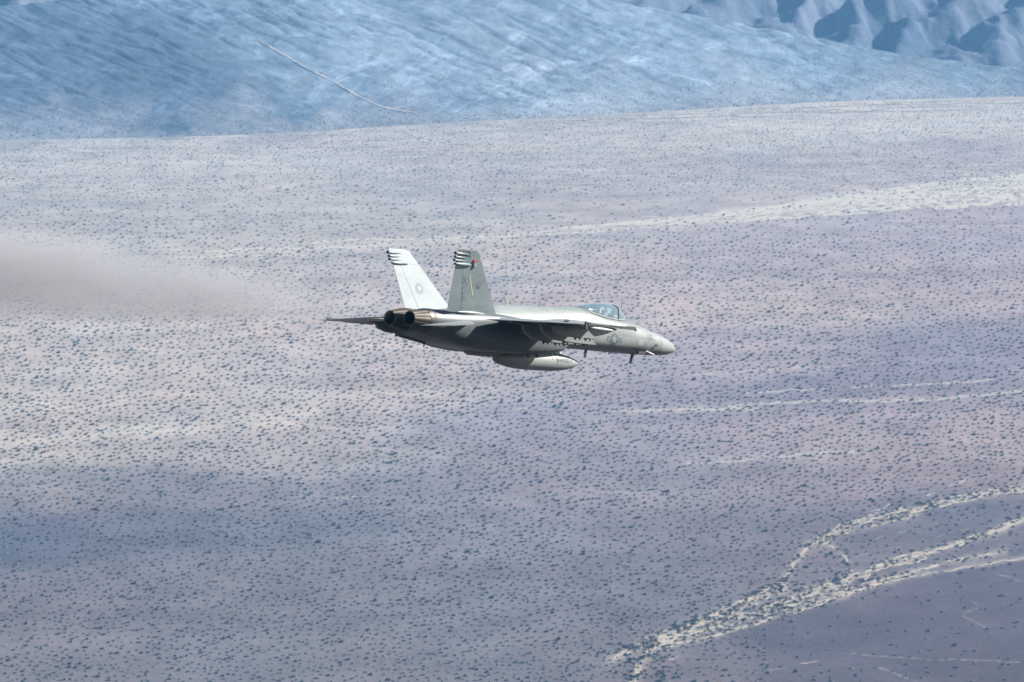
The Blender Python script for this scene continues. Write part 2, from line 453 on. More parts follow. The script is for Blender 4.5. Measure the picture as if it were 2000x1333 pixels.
def strand(acc, pts, width, seed, wob=3.0, gaps=0.0, step=2.5, thin=1.0):
    """one braid of a wash, as a ragged ribbon on the valley floor"""
    p, q = resample(pts, step)
    r = np.random.default_rng(seed)
    o1, o2 = r.uniform(0, 99, 2)
    p[:, 1] += wob * (fbm(q / 26 + o1, 0 * q, seed, 3) - 0.5) * 2 * thin
    p[:, 0] += wob * (fbm(q / 22 + o2, 0 * q, seed + 9, 3) - 0.5) * 2
    tn = np.gradient(p, axis=0); tn /= np.linalg.norm(tn, axis=1)[:, None] + 1e-9
    nm = np.stack([-tn[:, 1], tn[:, 0]], 1)
    wd = width if np.ndim(width) else np.full(len(p), width)
    wd = np.interp(np.linspace(0, 1, len(p)), np.linspace(0, 1, len(wd)), wd)
    n1 = fbm(q / 9 + o1, 0 * q + 5, seed + 3, 3, 0.7); n2 = fbm(q / 9 + o2, 0 * q + 8, seed + 4, 3, 0.7)
    wa = wd * np.clip(1.9 * n1 - 0.35 , 0.08, 2) * 0.5; wb = wd * np.clip(1.9 * n2 - 0.35, 0.08, 2) * 0.5
    ends = np.clip(np.minimum(np.arange(len(p)), np.arange(len(p))[::-1]) / 6.0, 0.02, 1)
    A = p + nm * (wa * ends)[:, None]; B = p - nm * (wb * ends)[:, None]
    _lift[0] += 0.002
    z = _lift[0]
    ax, ay = G(A[:, 0], A[:, 1]); bx, by = G(B[:, 0], B[:, 1])
    Va = np.stack([ax, ay, np.full(len(p), z)], 1); Vb = np.stack([bx, by, np.full(len(p), z)], 1)
    base = sum(len(v) for v in acc[0])
    acc[0].append(np.stack([Va, Vb], 1).reshape(-1, 3))
    i = np.arange(len(p) - 1)
    keep = fbm(q[:-1] / 14 + o1, 0 * q[:-1], seed + 7, 2) > gaps
    i = i[keep]
    acc[1].append(np.stack([base + 2 * i, base + 2 * i + 1, base + 2 * i + 3, base + 2 * i + 2], 1))
def wash(name, mat, strands):
    acc = ([], [])
    _lift[0] = 0.05
    for a in strands: strand(acc, *a[0:3], **(a[3] if len(a) > 3 else {}))
    o = link(name, np_mesh(name, np.concatenate(acc[0]), np.concatenate(acc[1]), mat))
    return tag(o, None, None, None, 'structure')

lowers = []
k = 100
for P_, w_, n_, g_ in ((MAIN, 8, 3, .30), (LEFT, 6, 3, .36), (UPPER, 6, 3, .30), (UPPER2, 4, 2, .42), (LOOP, 5, 1, .46), (MIDDLE, 6, 3, .34), (MIDDLE2, 6, 1, .2),
                   (LOWER, 5, 2, .34), (LOWER2, 4, 1, .3), (INNER, 4, 3, .42), (INNER2, 5, 3, .40)):
    for j in range(n_):
        k += 17
        off = (j - (n_ - 1) / 2) * w_ * 1.15
        Q = [(a - 0.35 * off, b + off * 0.8) for a, b in P_]
        lowers.append((Q, w_ * (1.0 if j == 1 or n_ == 1 else 0.75), k, dict(wob=4.5, gaps=g_)))
lowers += [([(1190, 1290), (1220, 1278), (1260, 1262), (1330, 1232)], 6, 901, dict(gaps=.45, wob=6)),
           ([(1240, 1330), (1210, 1338), (1190, 1350)], 8, 902, dict(gaps=.2)),
           ([(1275, 1272), (1310, 1290), (1330, 1280)], 5, 903, dict(gaps=.3)),
           ([(1560, 1297), (1600, 1293)], 4, 904, dict(wob=1)), ([(1488, 1311), (1512, 1307)], 3, 905, dict(wob=1)),
           ([(1330, 1250), (1344, 1256)], 12, 906, dict(wob=1))]
wash('dry_wash', M_SAND, lowers)
# faint footpaths and rills in the dark pavement at lower right
M_FAINT = flat_sand('faint_silt', (.135, .128, .130), .2)
wash('sand_rill', M_FAINT, [
    ([(1640, 1276), (1720, 1282), (1800, 1287), (1900, 1290), (2060, 1298)], 3, 31, dict(wob=2, gaps=.25)),
    ([(1695, 1300), (1740, 1312), (1800, 1338)], 4, 32, dict(wob=2, gaps=.25)),
    ([(1920, 1188), (1890, 1196), (1880, 1203), (1900, 1214), (1925, 1226), (1936, 1230)], 3, 33, dict(wob=1.5, gaps=.2)),
    ([(1920, 1190), (1880, 1160)], 2, 34, dict(gaps=.4)),
    ([(1620, 1100), (1700, 1080), (1790, 1062), (1900, 1030)], 3, 35, dict(gaps=.45)),
    ([(1690, 1060), (1760, 1040), (1850, 1020)], 3, 36, dict(gaps=.4)),
    ([(1940, 1120), (2060, 1150)], 3, 37, dict(gaps=.4)),
    ([(1400, 1320), (1500, 1312), (1570, 1296)], 3, 38, dict(gaps=.45))])
# pale channels across the middle of the valley
mid = [([(1230, 803), (1300, 802), (1400, 799), (1480, 797)], 9, 201, dict(wob=2)), ([(1400, 797), (1475, 790), (1560, 786), (1660, 781)], 6, 202, dict(wob=2, gaps=.3)),
       ([(1640, 783), (1720, 785), (1800, 782), (1860, 778), (2060, 756)], 6, 203, dict(wob=2)), ([(1420, 772), (1550, 763), (1690, 755), (1830, 751), (1950, 742)], 5, 204, dict(wob=2, gaps=.36)),
       ([(1330, 736), (1475, 724), (1600, 717), (1730, 710)], 4, 205, dict(wob=2, gaps=.42)), ([(1000, 800), (1100, 797), (1240, 803)], 5, 206, dict(wob=3, gaps=.5)),
       ([(1330, 905), (1420, 903), (1520, 893), (1600, 888), (1700, 880)], 6, 207, dict(wob=4, gaps=.42)),
       ([(-60, 806), (0, 801), (60, 795), (130, 790)], 7, 208, dict(wob=2, gaps=.3)), ([(-60, 866), (60, 856), (180, 845), (340, 835)], 9, 209, dict(wob=3, gaps=.25)),
       ([(330, 832), (450, 825), (560, 819), (640, 814)], 8, 210, dict(wob=2, gaps=.15)), ([(600, 782), (680, 776), (780, 770), (880, 764), (960, 760)], 5, 211, dict(wob=2, gaps=.3)),
       ([(140, 715), (260, 704), (380, 691), (470, 681)], 5, 212, dict(wob=3, gaps=.38)), ([(200, 752), (330, 742), (480, 730)], 4, 213, dict(wob=3, gaps=.45)),
       ([(-60, 690), (60, 684), (150, 678)], 4, 214, dict(wob=2, gaps=.4)), ([(0, 880), (200, 868), (420, 858)], 4, 215, dict(wob=3, gaps=.45)),
       ([(1880, 560), (1960, 548), (2060, 540)], 4, 218, dict(wob=2, gaps=.5)), ([(640, 975), (720, 970)], 4, 219, dict(gaps=.35)),
       ([(1700, 1000), (1800, 972), (1850, 950), (1900, 935)], 4, 220, dict(wob=5, gaps=.5))]
wash('sandy_channel', M_SAND3, mid)
# broad pale wash on the right and thin silt streaks in the far valley
far = []
for j in range(15):
    t = j / 14.0
    e = 338 + 62 * t                        # where the strand leaves the frame on the right
    m = 405 + 24 * t; s0 = 452 - 6 * t
    far.append(([(1040 + 130 * abs(t - .6), s0), (1200, 440 - 3 * (1 - t)), (1400, m + 10), (1500, m), (1600, m - 16 * (1 - .6 * t)), (1750, (m + e) / 2 - 4), (2080, e - 6)],
                [1.5, 2.5, 4, 5, 7, 9], 300 + j, dict(wob=2.2, gaps=.34 if t < .55 else .46, step=4)))
far += [([(560, 478), (700, 468), (850, 466), (1000, 460), (1100, 449)], 5, 331, dict(wob=1.5, gaps=.25, step=4)),
        ([(380, 492), (500, 487), (640, 484), (760, 480)], 5, 332, dict(wob=2, gaps=.3, step=4)),
        ([(330, 505), (480, 500), (600, 500)], 5, 333, dict(wob=2, gaps=.35, step=4)),
        ([(800, 470), (960, 464), (1120, 456), (1300, 442)], 4, 334, dict(wob=1.5, gaps=.25, step=4))]
wash('broad_wash', M_SAND2, far)
stk = []
rs = np.random.default_rng(77)
for j in range(150):
    y = rs.uniform(285, 470); x = rs.uniform(-150, 2050); L_ = rs.uniform(40, 240)
    if y > 452 and x > 900: continue
    stk.append(([(x, y), (x + L_ / 2, y - L_ * .006), (x + L_, y - L_ * .02)], rs.uniform(.8, 2.2), 400 + j, dict(wob=.8, gaps=.3, step=5, thin=.5)))
for j in range(70):                          # bright silt rim along the foot of the hills
    x = rs.uniform(900, 2050); y = np.interp(x, FOOT[:, 0], FOOT[:, 1]) + rs.uniform(2, 24); L_ = rs.uniform(50, 220)
    stk.append(([(x, y), (x + L_ / 2, y - L_ * .012), (x + L_, y - L_ * .025)], rs.uniform(1.0, 3.2), 600 + j, dict(wob=.8, gaps=.3, step=5, thin=.5)))
for j in range(20):
    x = rs.uniform(300, 900); y = rs.uniform(258, 300); L_ = rs.uniform(40, 140)
    stk.append(([(x, y), (x + L_, y - L_ * .01)], rs.uniform(1, 2), 700 + j, dict(wob=.8, gaps=.3, step=5, thin=.5)))
wash('silt_streak', M_SAND2, stk)

# dirt track on the fan, laid on the slope
def on_hill(px, py):
    a, dy, dz = ray(px, py)
    t = np.linspace(5500, 9500, 4000)
    z = H + dz * t; hz = np.maximum(hill_z(a * t, dy * t), 0)
    i = int(np.argmax(z < hz)); tt = t[i]
    return np.array([a * tt, dy * tt, max(hz[i], 0)])
def track(name, pts, wpx, mat, seed):
    p, q = resample(pts, 5)
    p[:, 1] += 1.4 * (fbm(q / 30, 0 * q, seed, 3) - .5); n = len(p)
    Vv = []
    for i in range(n):
        h = wpx * (0.55 + 0.9 * float(fbm(np.array([q[i] / 18]), np.array([2.0]), seed, 2)[0])) * .5
        tn = p[min(i + 1, n - 1)] - p[max(i - 1, 0)]; tn = tn / np.hypot(*tn)
        c = on_hill(*p[i])
        a = on_hill(p[i][0] - tn[1] * h, p[i][1] + tn[0] * h); b = on_hill(p[i][0] + tn[1] * h, p[i][1] - tn[0] * h)
        Vv += [a + (0, 0, .6), c + (0, 0, .6), b + (0, 0, .6)]
    Fq = []
    for i in range(n - 1):
        Fq += [(3 * i, 3 * i + 1, 3 * i + 4, 3 * i + 3), (3 * i + 1, 3 * i + 2, 3 * i + 5, 3 * i + 4)]
    return tag(link(name, np_mesh(name, np.array(Vv), np.array(Fq), mat, True)), None, None, None, 'structure')
track('dirt_track', [(505, 80), (560, 112), (600, 136), (650, 160), (700, 190), (740, 209), (775, 217), (815, 222)], 2.2, M_SAND3, 5)

# ================================================================== SCRUB
def shrub_density(px, py):
    d = np.interp(py, [265, 300, 350, 400, 440, 500, 700, 900, 1000, 1120, 1333], [.050, .044, .032, .013, .018, .034, .034, .032, .026, .019, .020])
    below = np.interp(px, [1150, 1250, 1330, 1400, 1550, 1700, 1850, 2000], [1400, 1345, 1275, 1252, 1205, 1155, 1115, 1090])
    d = np.where(py > below, d * np.where(px < 1500, .45, .10), d)
    isl = (px > 1560) & (py > np.interp(px, [1560, 1700, 2000], [1075, 1018, 956])) & (py < below)
    d = np.where(isl, d * .25, d)
    pave = (px > 1250) & (py > 1020) & (py < 1120) & (px < 1540)
    d = np.where(pave, d * .75, d)
    d = np.where((py > 380) & (py < 470) & (px > 1050) & (py < np.interp(px, [1050, 1500, 2000], [455, 430, 398])), d * .35, d)
    return d
def scatter(n, seed):
    r = np.random.default_rng(seed)
    px = r.uniform(-160, 2160, n); py = r.uniform(200, 1400, n)
    ft = np.interp(px, FOOT[:, 0], FOOT[:, 1])
    pyf = py
    d = shrub_density(px, pyf)
    X, Y = G(px, py)
    cl = fbm(X / 28, Y / 110, 131, 3)
    d = d * np.clip(0.75 + 1.4 * (cl - 0.3), 0.5, 1.6)
    keep = (r.uniform(0, 0.06, n) < d) & (py > ft + 3)
    return X[keep], Y[keep], px[keep], py[keep]
NS = int(2320 * 1200 * 0.06)
sx, sy, spx, spy = scatter(NS, 3)
# thin out shrubs that stand on top of each other
cell = {}
ok = np.ones(len(sx), bool)
dmin = np.interp(spy, [260, 330, 450, 700, 1000, 1333], [.55, .6, .9, .95, 1.0, 1.05])
for i in range(len(sx)):
    a, b = spx[i] / 8.6, spy[i] / 5.4
    ka, kb = int(a), int(b); md = dmin[i] ** 2; hit = False
    for u_ in (ka - 1, ka, ka + 1):
        for v_ in (kb - 1, kb, kb + 1):
            for (p_, q_) in cell.get((u_, v_), ()):
                if (p_ - a) ** 2 + (q_ - b) ** 2 < md: hit = True; break
            if hit: break
        if hit: break
    if hit: ok[i] = False
    else: cell.setdefault((ka, kb), []).append((a, b))
sx, sy, spx, spy = sx[ok], sy[ok], spx[ok], spy[ok]
size = np.exp(rng.normal(0, 0.20, len(sx))) * np.interp(spy, [260, 330, 450, 700, 1000, 1333], [1.75, 1.8, 2.2, 2.4, 2.1, 1.95])
size = np.clip(size, .9, 3.6)

def leaf_mat(name, cols):
    M = Mat(name); b = M.b
    oi = M.n('ShaderNodeAttribute', attribute_name='tint')
    tc = M.n('ShaderNodeTexCoord')
    n1 = M.n('ShaderNodeTexNoise', Scale=1.7, Detail=3.0); M.l(tc.outputs['Object'], n1.inputs['Vector'])
    ad = M.n('ShaderNodeMath', operation='ADD'); M.l(oi.outputs['Fac'], ad.inputs[0]); M.l(n1.outputs['Fac'], ad.inputs[1])
    rp = M.n('ShaderNodeValToRGB')
    rp.color_ramp.elements[0].position = .35; rp.color_ramp.elements[0].color = cols[0] + (1,)
    rp.color_ramp.elements[1].position = 1.2 / 1.5; rp.color_ramp.elements[1].color = cols[1] + (1,)
    M.l(ad.outputs[0], rp.inputs['Fac']); M.l(rp.outputs['Color'], b.inputs['Base Color'])
    b.inputs['Roughness'].default_value = .9; b.inputs['Specular IOR Level'].default_value = .1
    return M.m
M_LEAF = leaf_mat('creosote_leaf', ((.050, .056, .064), (.115, .118, .112)))
M_BUSH = leaf_mat('bush_leaf', ((.026, .034, .038), (.066, .074, .070)))
M_TWIG = paint('dry_twig', (.10, .08, .06), .9, .2, 3)

def low_shrub(r):
    """small rounded, uneven bush: two or three overlapping ragged clumps, ~40 triangles, unit width"""
    Vv, T = [], []
    nl = 2
    a0 = r.uniform(0, 6.28)
    for k_ in range(nl):
        a = a0 + 6.28 * k_ / nl; d = r.uniform(.10, .24); cx, cy = d * math.cos(a), d * math.sin(a)
        w_ = r.uniform(.20, .32); h = r.uniform(.34, .60); b = len(Vv)
        for q in range(5):
            t = 6.28 * q / 5 + r.uniform(-.3, .3); e = w_ * r.uniform(.75, 1.2); Vv.append((cx + e * math.cos(t), cy + e * math.sin(t), r.uniform(.0, .12)))
        for q in range(5):
            t = 6.28 * (q + .5) / 5 + r.uniform(-.3, .3); e = w_ * r.uniform(.6, 1.0); Vv.append((cx + e * math.cos(t), cy + e * math.sin(t), h * r.uniform(.5, .8)))
        Vv.append((cx + r.uniform(-.05, .05), cy + r.uniform(-.05, .05), h))
        for q in range(5):
            n = (q + 1) % 5
            T += [(b + q, b + n, b + 5 + q), (b + n, b + 5 + n, b + 5 + q), (b + 5 + q, b + 5 + n, b + 10)]
    return np.array(Vv), np.array(T)

def big_shrub(r, leaves=150):
    """creosote bush: many leafy sprays on stems leaning out of one crown; a clump of small faces with gaps"""
    Vv, T = [], []
    lobes = [(r.uniform(.0, .34), r.uniform(0, 2 * math.pi), r.uniform(.35, .62), r.uniform(.14, .24)) for _ in range(9)]
    for i in range(leaves):
        rad, a, h, s = lobes[r.integers(len(lobes))]
        d = r.normal(size=3); d /= np.linalg.norm(d); d *= s * r.uniform(.5, 1.05)
        c = np.array([rad * math.cos(a), rad * math.sin(a), h]) + d * (1, 1, .85)
        c[2] = max(c[2], .05)
        e = r.normal(size=(3, 3)); e /= np.linalg.norm(e, axis=1)[:, None]
        b = len(Vv)
        for q in range(3): Vv.append(tuple(c + e[q] * r.uniform(.05, .11)))
        T.append((b, b + 1, b + 2))
    return np.array(Vv), np.array(T)
def stems(r):
    Vv, T = [], []
    for i in range(8):
        a = 2 * math.pi * i / 8 + r.uniform(-.3, .3); R_ = r.uniform(.15, .36); h = r.uniform(.3, .55)
        p0 = np.array([.03 * math.cos(a), .03 * math.sin(a), -.02]); p1 = np.array([R_ * math.cos(a), R_ * math.sin(a), h])
        s_ = np.array([-math.sin(a), math.cos(a), 0]) * .018
        b = len(Vv)
        Vv += [p0 - s_, p0 + s_, p0 + (0, 0, .04), p1]
        T += [(b, b + 1, b + 3), (b + 1, b + 2, b + 3), (b + 2, b, b + 3)]
    return np.array(Vv), np.array(T)

# --- shrubs along the washes (things of their own)
wr = np.random.default_rng(19)
wash_pts = []
for P_, n_, sp, lab in ((MAIN, 46, 9, 'main'), (LEFT, 22, 7, 'main'), (UPPER, 60, 7, 'upper'), (LOOP, 24, 8, 'loop'), (MIDDLE, 44, 8, 'middle'), (MIDDLE2, 8, 6, 'middle'),
                        (LOWER, 34, 6, 'lower'), (INNER, 26, 8, 'middle'), (INNER2, 30, 9, 'lower'), (UPPER2, 14, 6, 'upper')):
    p, q = resample(P_, 1.0)
    for _ in range(n_):
        i = wr.integers(len(p)); sgn = wr.choice([-1, 1])
        x = p[i][0] + wr.normal(0, 3) - sgn * sp * .4; y = p[i][1] + sgn * wr.uniform(.35, 1.0) * sp
        if -5 < x < 2005 and y < 1338:
            sz = wr.uniform(2.2, 3.6) * (1.15 if lab == 'main' else .95 if lab != 'lower' else .85)
            wash_pts.append((x, y, sz, lab + ('|u' if sgn < 0 else '|d')))
for _ in range(26):                          # thicket at the mouth of the channel
    wash_pts.append((wr.normal(1232, 16), wr.uniform(1262, 1333), wr.uniform(2.2, 3.4), 'thicket|u'))
for _ in range(18):
    wash_pts.append((wr.normal(1292, 8), wr.uniform(1278, 1335), wr.uniform(2.2, 3.4), 'thicket|d'))
for P_, n_, sp in ((MAIN, 40, 13), (LEFT, 50, 10), (UPPER, 70, 9), (LOOP, 30, 8), (MIDDLE, 70, 9), (LOWER, 60, 8), (INNER, 50, 9), (INNER2, 50, 9), (UPPER2, 30, 7)):
    p, q = resample(P_, 1.0)
    for _ in range(n_):
        i = wr.integers(len(p)); wash_pts.append((p[i][0] + wr.normal(0, 8), p[i][1] + wr.normal(0, .6 * sp), wr.uniform(1.1, 2.1), 'low'))
wr.shuffle(wash_pts)
wash_pts = sorted([tuple([float(a[0]), float(a[1]), float(a[2]), str(a[3])]) for a in wash_pts], key=lambda a: -a[2])
single = wash_pts[:300]
rest = wash_pts[300:]
LAB = {'main|u': ('dark desert bush on the upper bank of the main sandy channel at lower right', 'bushes on the upper bank of the main channel'),
       'main|d': ('dark desert bush on the lower bank of the main sandy channel at lower right', 'bushes on the lower bank of the main channel'),
       'thicket|u': ('dark bush in the thicket left of the channel mouth at the bottom edge', 'thicket left of the channel mouth'),
       'thicket|d': ('dark bush in the thicket right of the channel mouth at the bottom edge', 'thicket right of the channel mouth'),
       'upper|u': ('dark bush along the far side of the uppermost branch of the pale wash', 'bushes on the far side of the upper wash branch'),
       'upper|d': ('dark bush along the near side of the uppermost branch of the pale wash', 'bushes on the near side of the upper wash branch'),
       'loop|u': ('dark bush on the outer side of the looping channel between the wash branches', 'bushes outside the looping side channel'),
       'loop|d': ('dark bush on the inner side of the looping channel between the wash branches', 'bushes inside the looping side channel'),
       'middle|u': ('dark bush above the braided sand strands of the middle wash branch', 'bushes above the middle wash braids'),
       'middle|d': ('dark bush below the braided sand strands of the middle wash branch', 'bushes below the middle wash braids'),
       'lower|u': ('dark bush just above the thin lowest sand strand of the wash', 'bushes above the lowest wash strand'),
       'lower|d': ('dark bush just below the thin lowest sand strand of the wash', 'bushes below the lowest wash strand')}
variants = []
for v in range(6):
    r = np.random.default_rng(500 + v)
    a, t = big_shrub(r); me = np_mesh('foliage', a, t, M_BUSH)
    at = me.attributes.new('tint', 'FLOAT', 'POINT'); at.data.foreach_set('value', np.full(len(a), -.1 + .05 * v, np.float32))
    b, t2 = stems(r); mt = np_mesh('stem', b, t2, M_TWIG)
    variants.append((me, mt))
for i, (x, y, sz, lab) in enumerate(single):
    X, Y = G(x, y)
    o = bpy.data.objects.new('desert_bush', None); COL.objects.link(o)
    o.empty_display_size = .3
    o.location = (float(X), float(Y), 0); o.rotation_euler = (0, 0, random.uniform(0, 6.28)); o.scale = (sz, sz * random.uniform(.8, 1.1), sz * random.uniform(.62, .9))
    tag(o, LAB[lab][0], 'bush', LAB[lab][1])
    me, mt = variants[i % 6]
    link('foliage', me, o); link('stem', mt, o)

# --- all the rest of the scrub, past counting: one object
protos = [low_shrub(np.random.default_rng(900 + v)) for v in range(24)]
for pv, pt in protos:                        # cast shadow put into the shape: stretched, low on the shadow side
    pv[:, 0] *= 1.3
    pv[:, 2] *= np.clip(.85 + 1.0 * pv[:, 0], .25, 1.6)
if rest:
    rx, ry = G([a[0] for a in rest], [a[1] for a in rest])
    sz0 = np.zeros(len(sx) + len(rest))
    sx = np.concatenate([sx, rx]); sy = np.concatenate([sy, ry]); size = np.concatenate([size, [a[2] for a in rest]])
# and a thinning scatter up the foot of the slopes
hr = np.random.default_rng(41); nh = 5200
hX = hr.uniform(-480, 480, nh); hs = np.abs(hr.normal(0, 110, nh)) + 2; hY = foot_Y(hX) + hs
sx = np.concatenate([sx, hX]); sy = np.concatenate([sy, hY]); sz0 = np.concatenate([sz0, np.maximum(hill_z(hX, hY), 0)]); size = np.concatenate([size, hr.uniform(.8, 2.0, nh)])
VV, TT, TI = [], [], []
base = 0
which = rng.integers(0, 24, len(sx))
for v, (pv, pt) in enumerate(protos):
    idx = np.where(which == v)[0]
    if not len(idx): continue
    a = rng.normal(0, .45, len(idx)); ca, sa = np.cos(a), np.sin(a)
    s = size[idx]; zs = s * rng.uniform(.6, .95, len(idx))
    X = (pv[None, :, 0] * ca[:, None] - pv[None, :, 1] * sa[:, None]) * s[:, None] + sx[idx][:, None]
    Y = (pv[None, :, 0] * sa[:, None] + pv[None, :, 1] * ca[:, None]) * s[:, None] + sy[idx][:, None]
    Z = pv[None, :, 2] * zs[:, None] + sz0[idx][:, None]
    VV.append(np.stack([X, Y, Z], -1).reshape(-1, 3))
    TT.append((pt[None] + (base + np.arange(len(idx)) * len(pv))[:, None, None]).reshape(-1, 3))
    TI.append(np.repeat(rng.uniform(-.1, .65, len(idx)), len(pv)))
    base += len(idx) * len(pv)
me = np_mesh('desert_scrub', np.concatenate(VV), np.concatenate(TT), M_LEAF)
at = me.attributes.new('tint', 'FLOAT', 'POINT'); at.data.foreach_set('value', np.concatenate(TI).astype(np.float32))
o = link('desert_scrub', me); tag(o, 'low dark scrub scattered all over the valley floor', 'scrub', None, 'stuff')
print('shrubs', len(sx), 'single', len(single))
# ================================================================== FIGHTER JET
# airframe coordinates: x metres aft of the nose, y right, z up.  B() turns them into the jet's own axes.
OX, OZ = 10.0, -1.4
def B(p): return (OX - p[0], -p[1], p[2] - OZ)
a_, b_, c_ = 8.91414557e-01, 6.30947813e-02, 1.70795760e-02
Rz = Matrix.Rotation(a_, 3, 'Z'); Ry = Matrix.Rotation(b_, 3, 'Y'); Rx = Matrix.Rotation(c_, 3, 'X')
Rj = Rz @ Ry @ Rx
Cw = Matrix(((1, 0, 0), (0, CD, SD), (0, -SD, CD)))          # camera axes (right, forward, up) to world
Tj = Vector((6.597, 332.24, -.365))
locj = Cw @ (Tj + Rj @ Vector((-OX, 0, OZ))) + Vector((0, 0, H))
jet = bpy.data.objects.new('fighter_jet', None); COL.objects.link(jet)
jet.matrix_world = Matrix.Translation(locj) @ (Cw @ Rj).to_4x4()
tag(jet, 'grey twin-engined twin-tailed fighter jet flying low over the desert valley', 'fighter jet')

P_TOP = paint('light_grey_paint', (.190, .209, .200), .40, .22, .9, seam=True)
P_LOW_SHADE = paint('shaded_grey_paint', (.076, .087, .092), .42, .16, .9, seam=True)  # grey with the deep underside shade darkened into the colour
P_FIN = paint('fin_paint', (.160, .194, .202), .42, .16, .7)
P_PYLON = paint('pylon_paint', (.165, .172, .16), .45, .12, 2)
P_DARK = paint('dark_grey_paint', (.045, .05, .055), .5, .1, 2)
P_MARK = paint('marking_grey', (.066, .086, .096), .6, .1, 3)
P_FAINT = paint('faint_marking', (.135, .165, .175), .6, .1, 3)
P_BLACK = paint('marking_black', (.03, .033, .036), .6, .1, 3)
P_RADOME = paint('radome_paint', (.215, .228, .218), .36, .06, 1.2)
P_TANK = paint('tank_paint', (.215, .225, .215), .40, .12, 1.1)
P_METAL = paint('burnt_metal', (.075, .064, .052), .55, .25, 4, metal=.55)
P_RING = paint('nozzle_ring', (.075, .07, .068), .45, .2, 4, metal=.7)
P_SOOT = paint('soot', (.006, .006, .006), .85, .2, 3)
P_WHITE = paint('white_paint', (.45, .46, .45), .4, .06, 2)
P_RED = paint('red_lens', (.36, .03, .025), .25, .05, 2)
P_YEL = paint('formation_strip', (.50, .50, .30), .5, .05, 2)
P_SEAT = paint('seat_black', (.12, .12, .125), .7, .1, 3)
P_SUIT = paint('flight_suit', (.12, .13, .075), .85, .15, 6)
P_HELM = paint('helmet_white', (.75, .75, .73), .3, .06, 4)
P_VISOR = paint('visor', (.02, .02, .025), .08, .05, 4)
def glass_mat():
    M = Mat('canopy_glass'); M.t.nodes.remove(M.b)
    out = [n for n in M.t.nodes if n.type == 'OUTPUT_MATERIAL'][0]
    tr = M.n('ShaderNodeBsdfTransparent'); tr.inputs['Color'].default_value = (.88, .95, .97, 1)
    gl = M.n('ShaderNodeBsdfGlossy'); gl.inputs['Roughness'].default_value = .06; gl.inputs['Color'].default_value = (.85, .95, 1, 1)
    fr = M.n('ShaderNodeFresnel'); fr.inputs['IOR'].default_value = 1.55
    mx = M.n('ShaderNodeMixShader'); M.l(fr.outputs[0], mx.inputs[0]); M.l(tr.outputs[0], mx.inputs[1]); M.l(gl.outputs[0], mx.inputs[2])
    df = M.n('ShaderNodeBsdfDiffuse'); df.inputs['Color'].default_value = (.42, .58, .64, 1)      # pale blue diffuse share that brightens the acrylic
    m2 = M.n('ShaderNodeMixShader'); m2.inputs[0].default_value = .20; M.l(mx.outputs[0], m2.inputs[1]); M.l(df.outputs[0], m2.inputs[2])
    M.l(m2.outputs[0], out.inputs['Surface'])
    return M.m
P_GLASS = glass_mat()

class MB:
    def __init__(s): s.v = []; s.f = []
    def add(s, vs, fs):
        b = len(s.v); s.v += [tuple(map(float, p)) for p in vs]; s.f += [tuple(b + i for i in f) for f in fs]; return s
    def loft(s, rings, cap0=True, cap1=True):
        n = len(rings[0]); vs = [p for r in rings for p in r]; fs = []
        for i in range(len(rings) - 1):
            for j in range(n):
                k = (j + 1) % n
                fs.append((i * n + j, i * n + k, (i + 1) * n + k, (i + 1) * n + j))
        if cap0: fs.append(tuple(range(n))[::-1])
        if cap1: fs.append(tuple((len(rings) - 1) * n + j for j in range(n)))
        return s.add(vs, fs)
    def tube(s, p0, p1, r0, r1=None, n=10):
        r1 = r0 if r1 is None else r1
        p0 = Vector(p0); p1 = Vector(p1); d = (p1 - p0).normalized(); u = d.orthogonal().normalized(); w_ = d.cross(u)
        R = [[p + (u * math.cos(t) + w_ * math.sin(t)) * r for t in [2 * math.pi * i / n for i in range(n)]] for p, r in ((p0, r0), (p1, r1))]
        return s.loft(R)
    def pipe(s, pts, r, n=8):
        for i in range(len(pts) - 1): s.tube(pts[i], pts[i + 1], r if np.ndim(r) == 0 else r[i], r if np.ndim(r) == 0 else r[i + 1], n)
        return s
    def revolve(s, axis0, axis1, prof, n=20, cap=True):
        """prof: (fraction along axis, radius)"""
        p0 = Vector(axis0); p1 = Vector(axis1); d = (p1 - p0); u = Vector((0, 1, 0)); w_ = d.normalized().cross(u).normalized()
        R = [[p0 + d * t + (u * math.cos(q) + w_ * math.sin(q)) * r for q in [2 * math.pi * i / n for i in range(n)]] for t, r in prof]
        return s.loft(R, cap, cap)
    def box(s, c, sz, rot=None):
        vs = []
        for i in (-.5, .5):
            for j in (-.5, .5):
                for k_ in (-.5, .5):
                    q = Vector((i * sz[0], j * sz[1], k_ * sz[2]))
                    if rot: q = rot @ q
                    vs.append(Vector(c) + q)
        return s.add(vs, [(0, 1, 3, 2), (4, 6, 7, 5), (0, 4, 5, 1), (2, 3, 7, 6), (0, 2, 6, 4), (1, 5, 7, 3)])
    def build(s, name, mat, parent=jet, smooth=True, bevel=0, angle=35):
        bm = bmesh.new()
        vs = [bm.verts.new(B(p)) for p in s.v]
        for f in s.f:
            try: bm.faces.new([vs[i] for i in f])
            except ValueError: pass
        bmesh.ops.remove_doubles(bm, verts=bm.verts, dist=1e-5)
        bmesh.ops.recalc_face_normals(bm, faces=bm.faces)
        me = bpy.data.meshes.new(name); bm.to_mesh(me); bm.free()
        me.materials.append(mat)
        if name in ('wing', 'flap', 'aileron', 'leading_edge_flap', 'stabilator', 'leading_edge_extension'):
            me.materials.append(P_LOW_SHADE)          # underside shade painted in: darker grey on downward faces
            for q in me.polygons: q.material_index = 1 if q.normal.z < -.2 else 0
        if smooth:
            me.polygons.foreach_set('use_smooth', np.ones(len(me.polygons), bool))
            me.set_sharp_from_angle(angle=math.radians(angle))
        return link(name, me, parent)

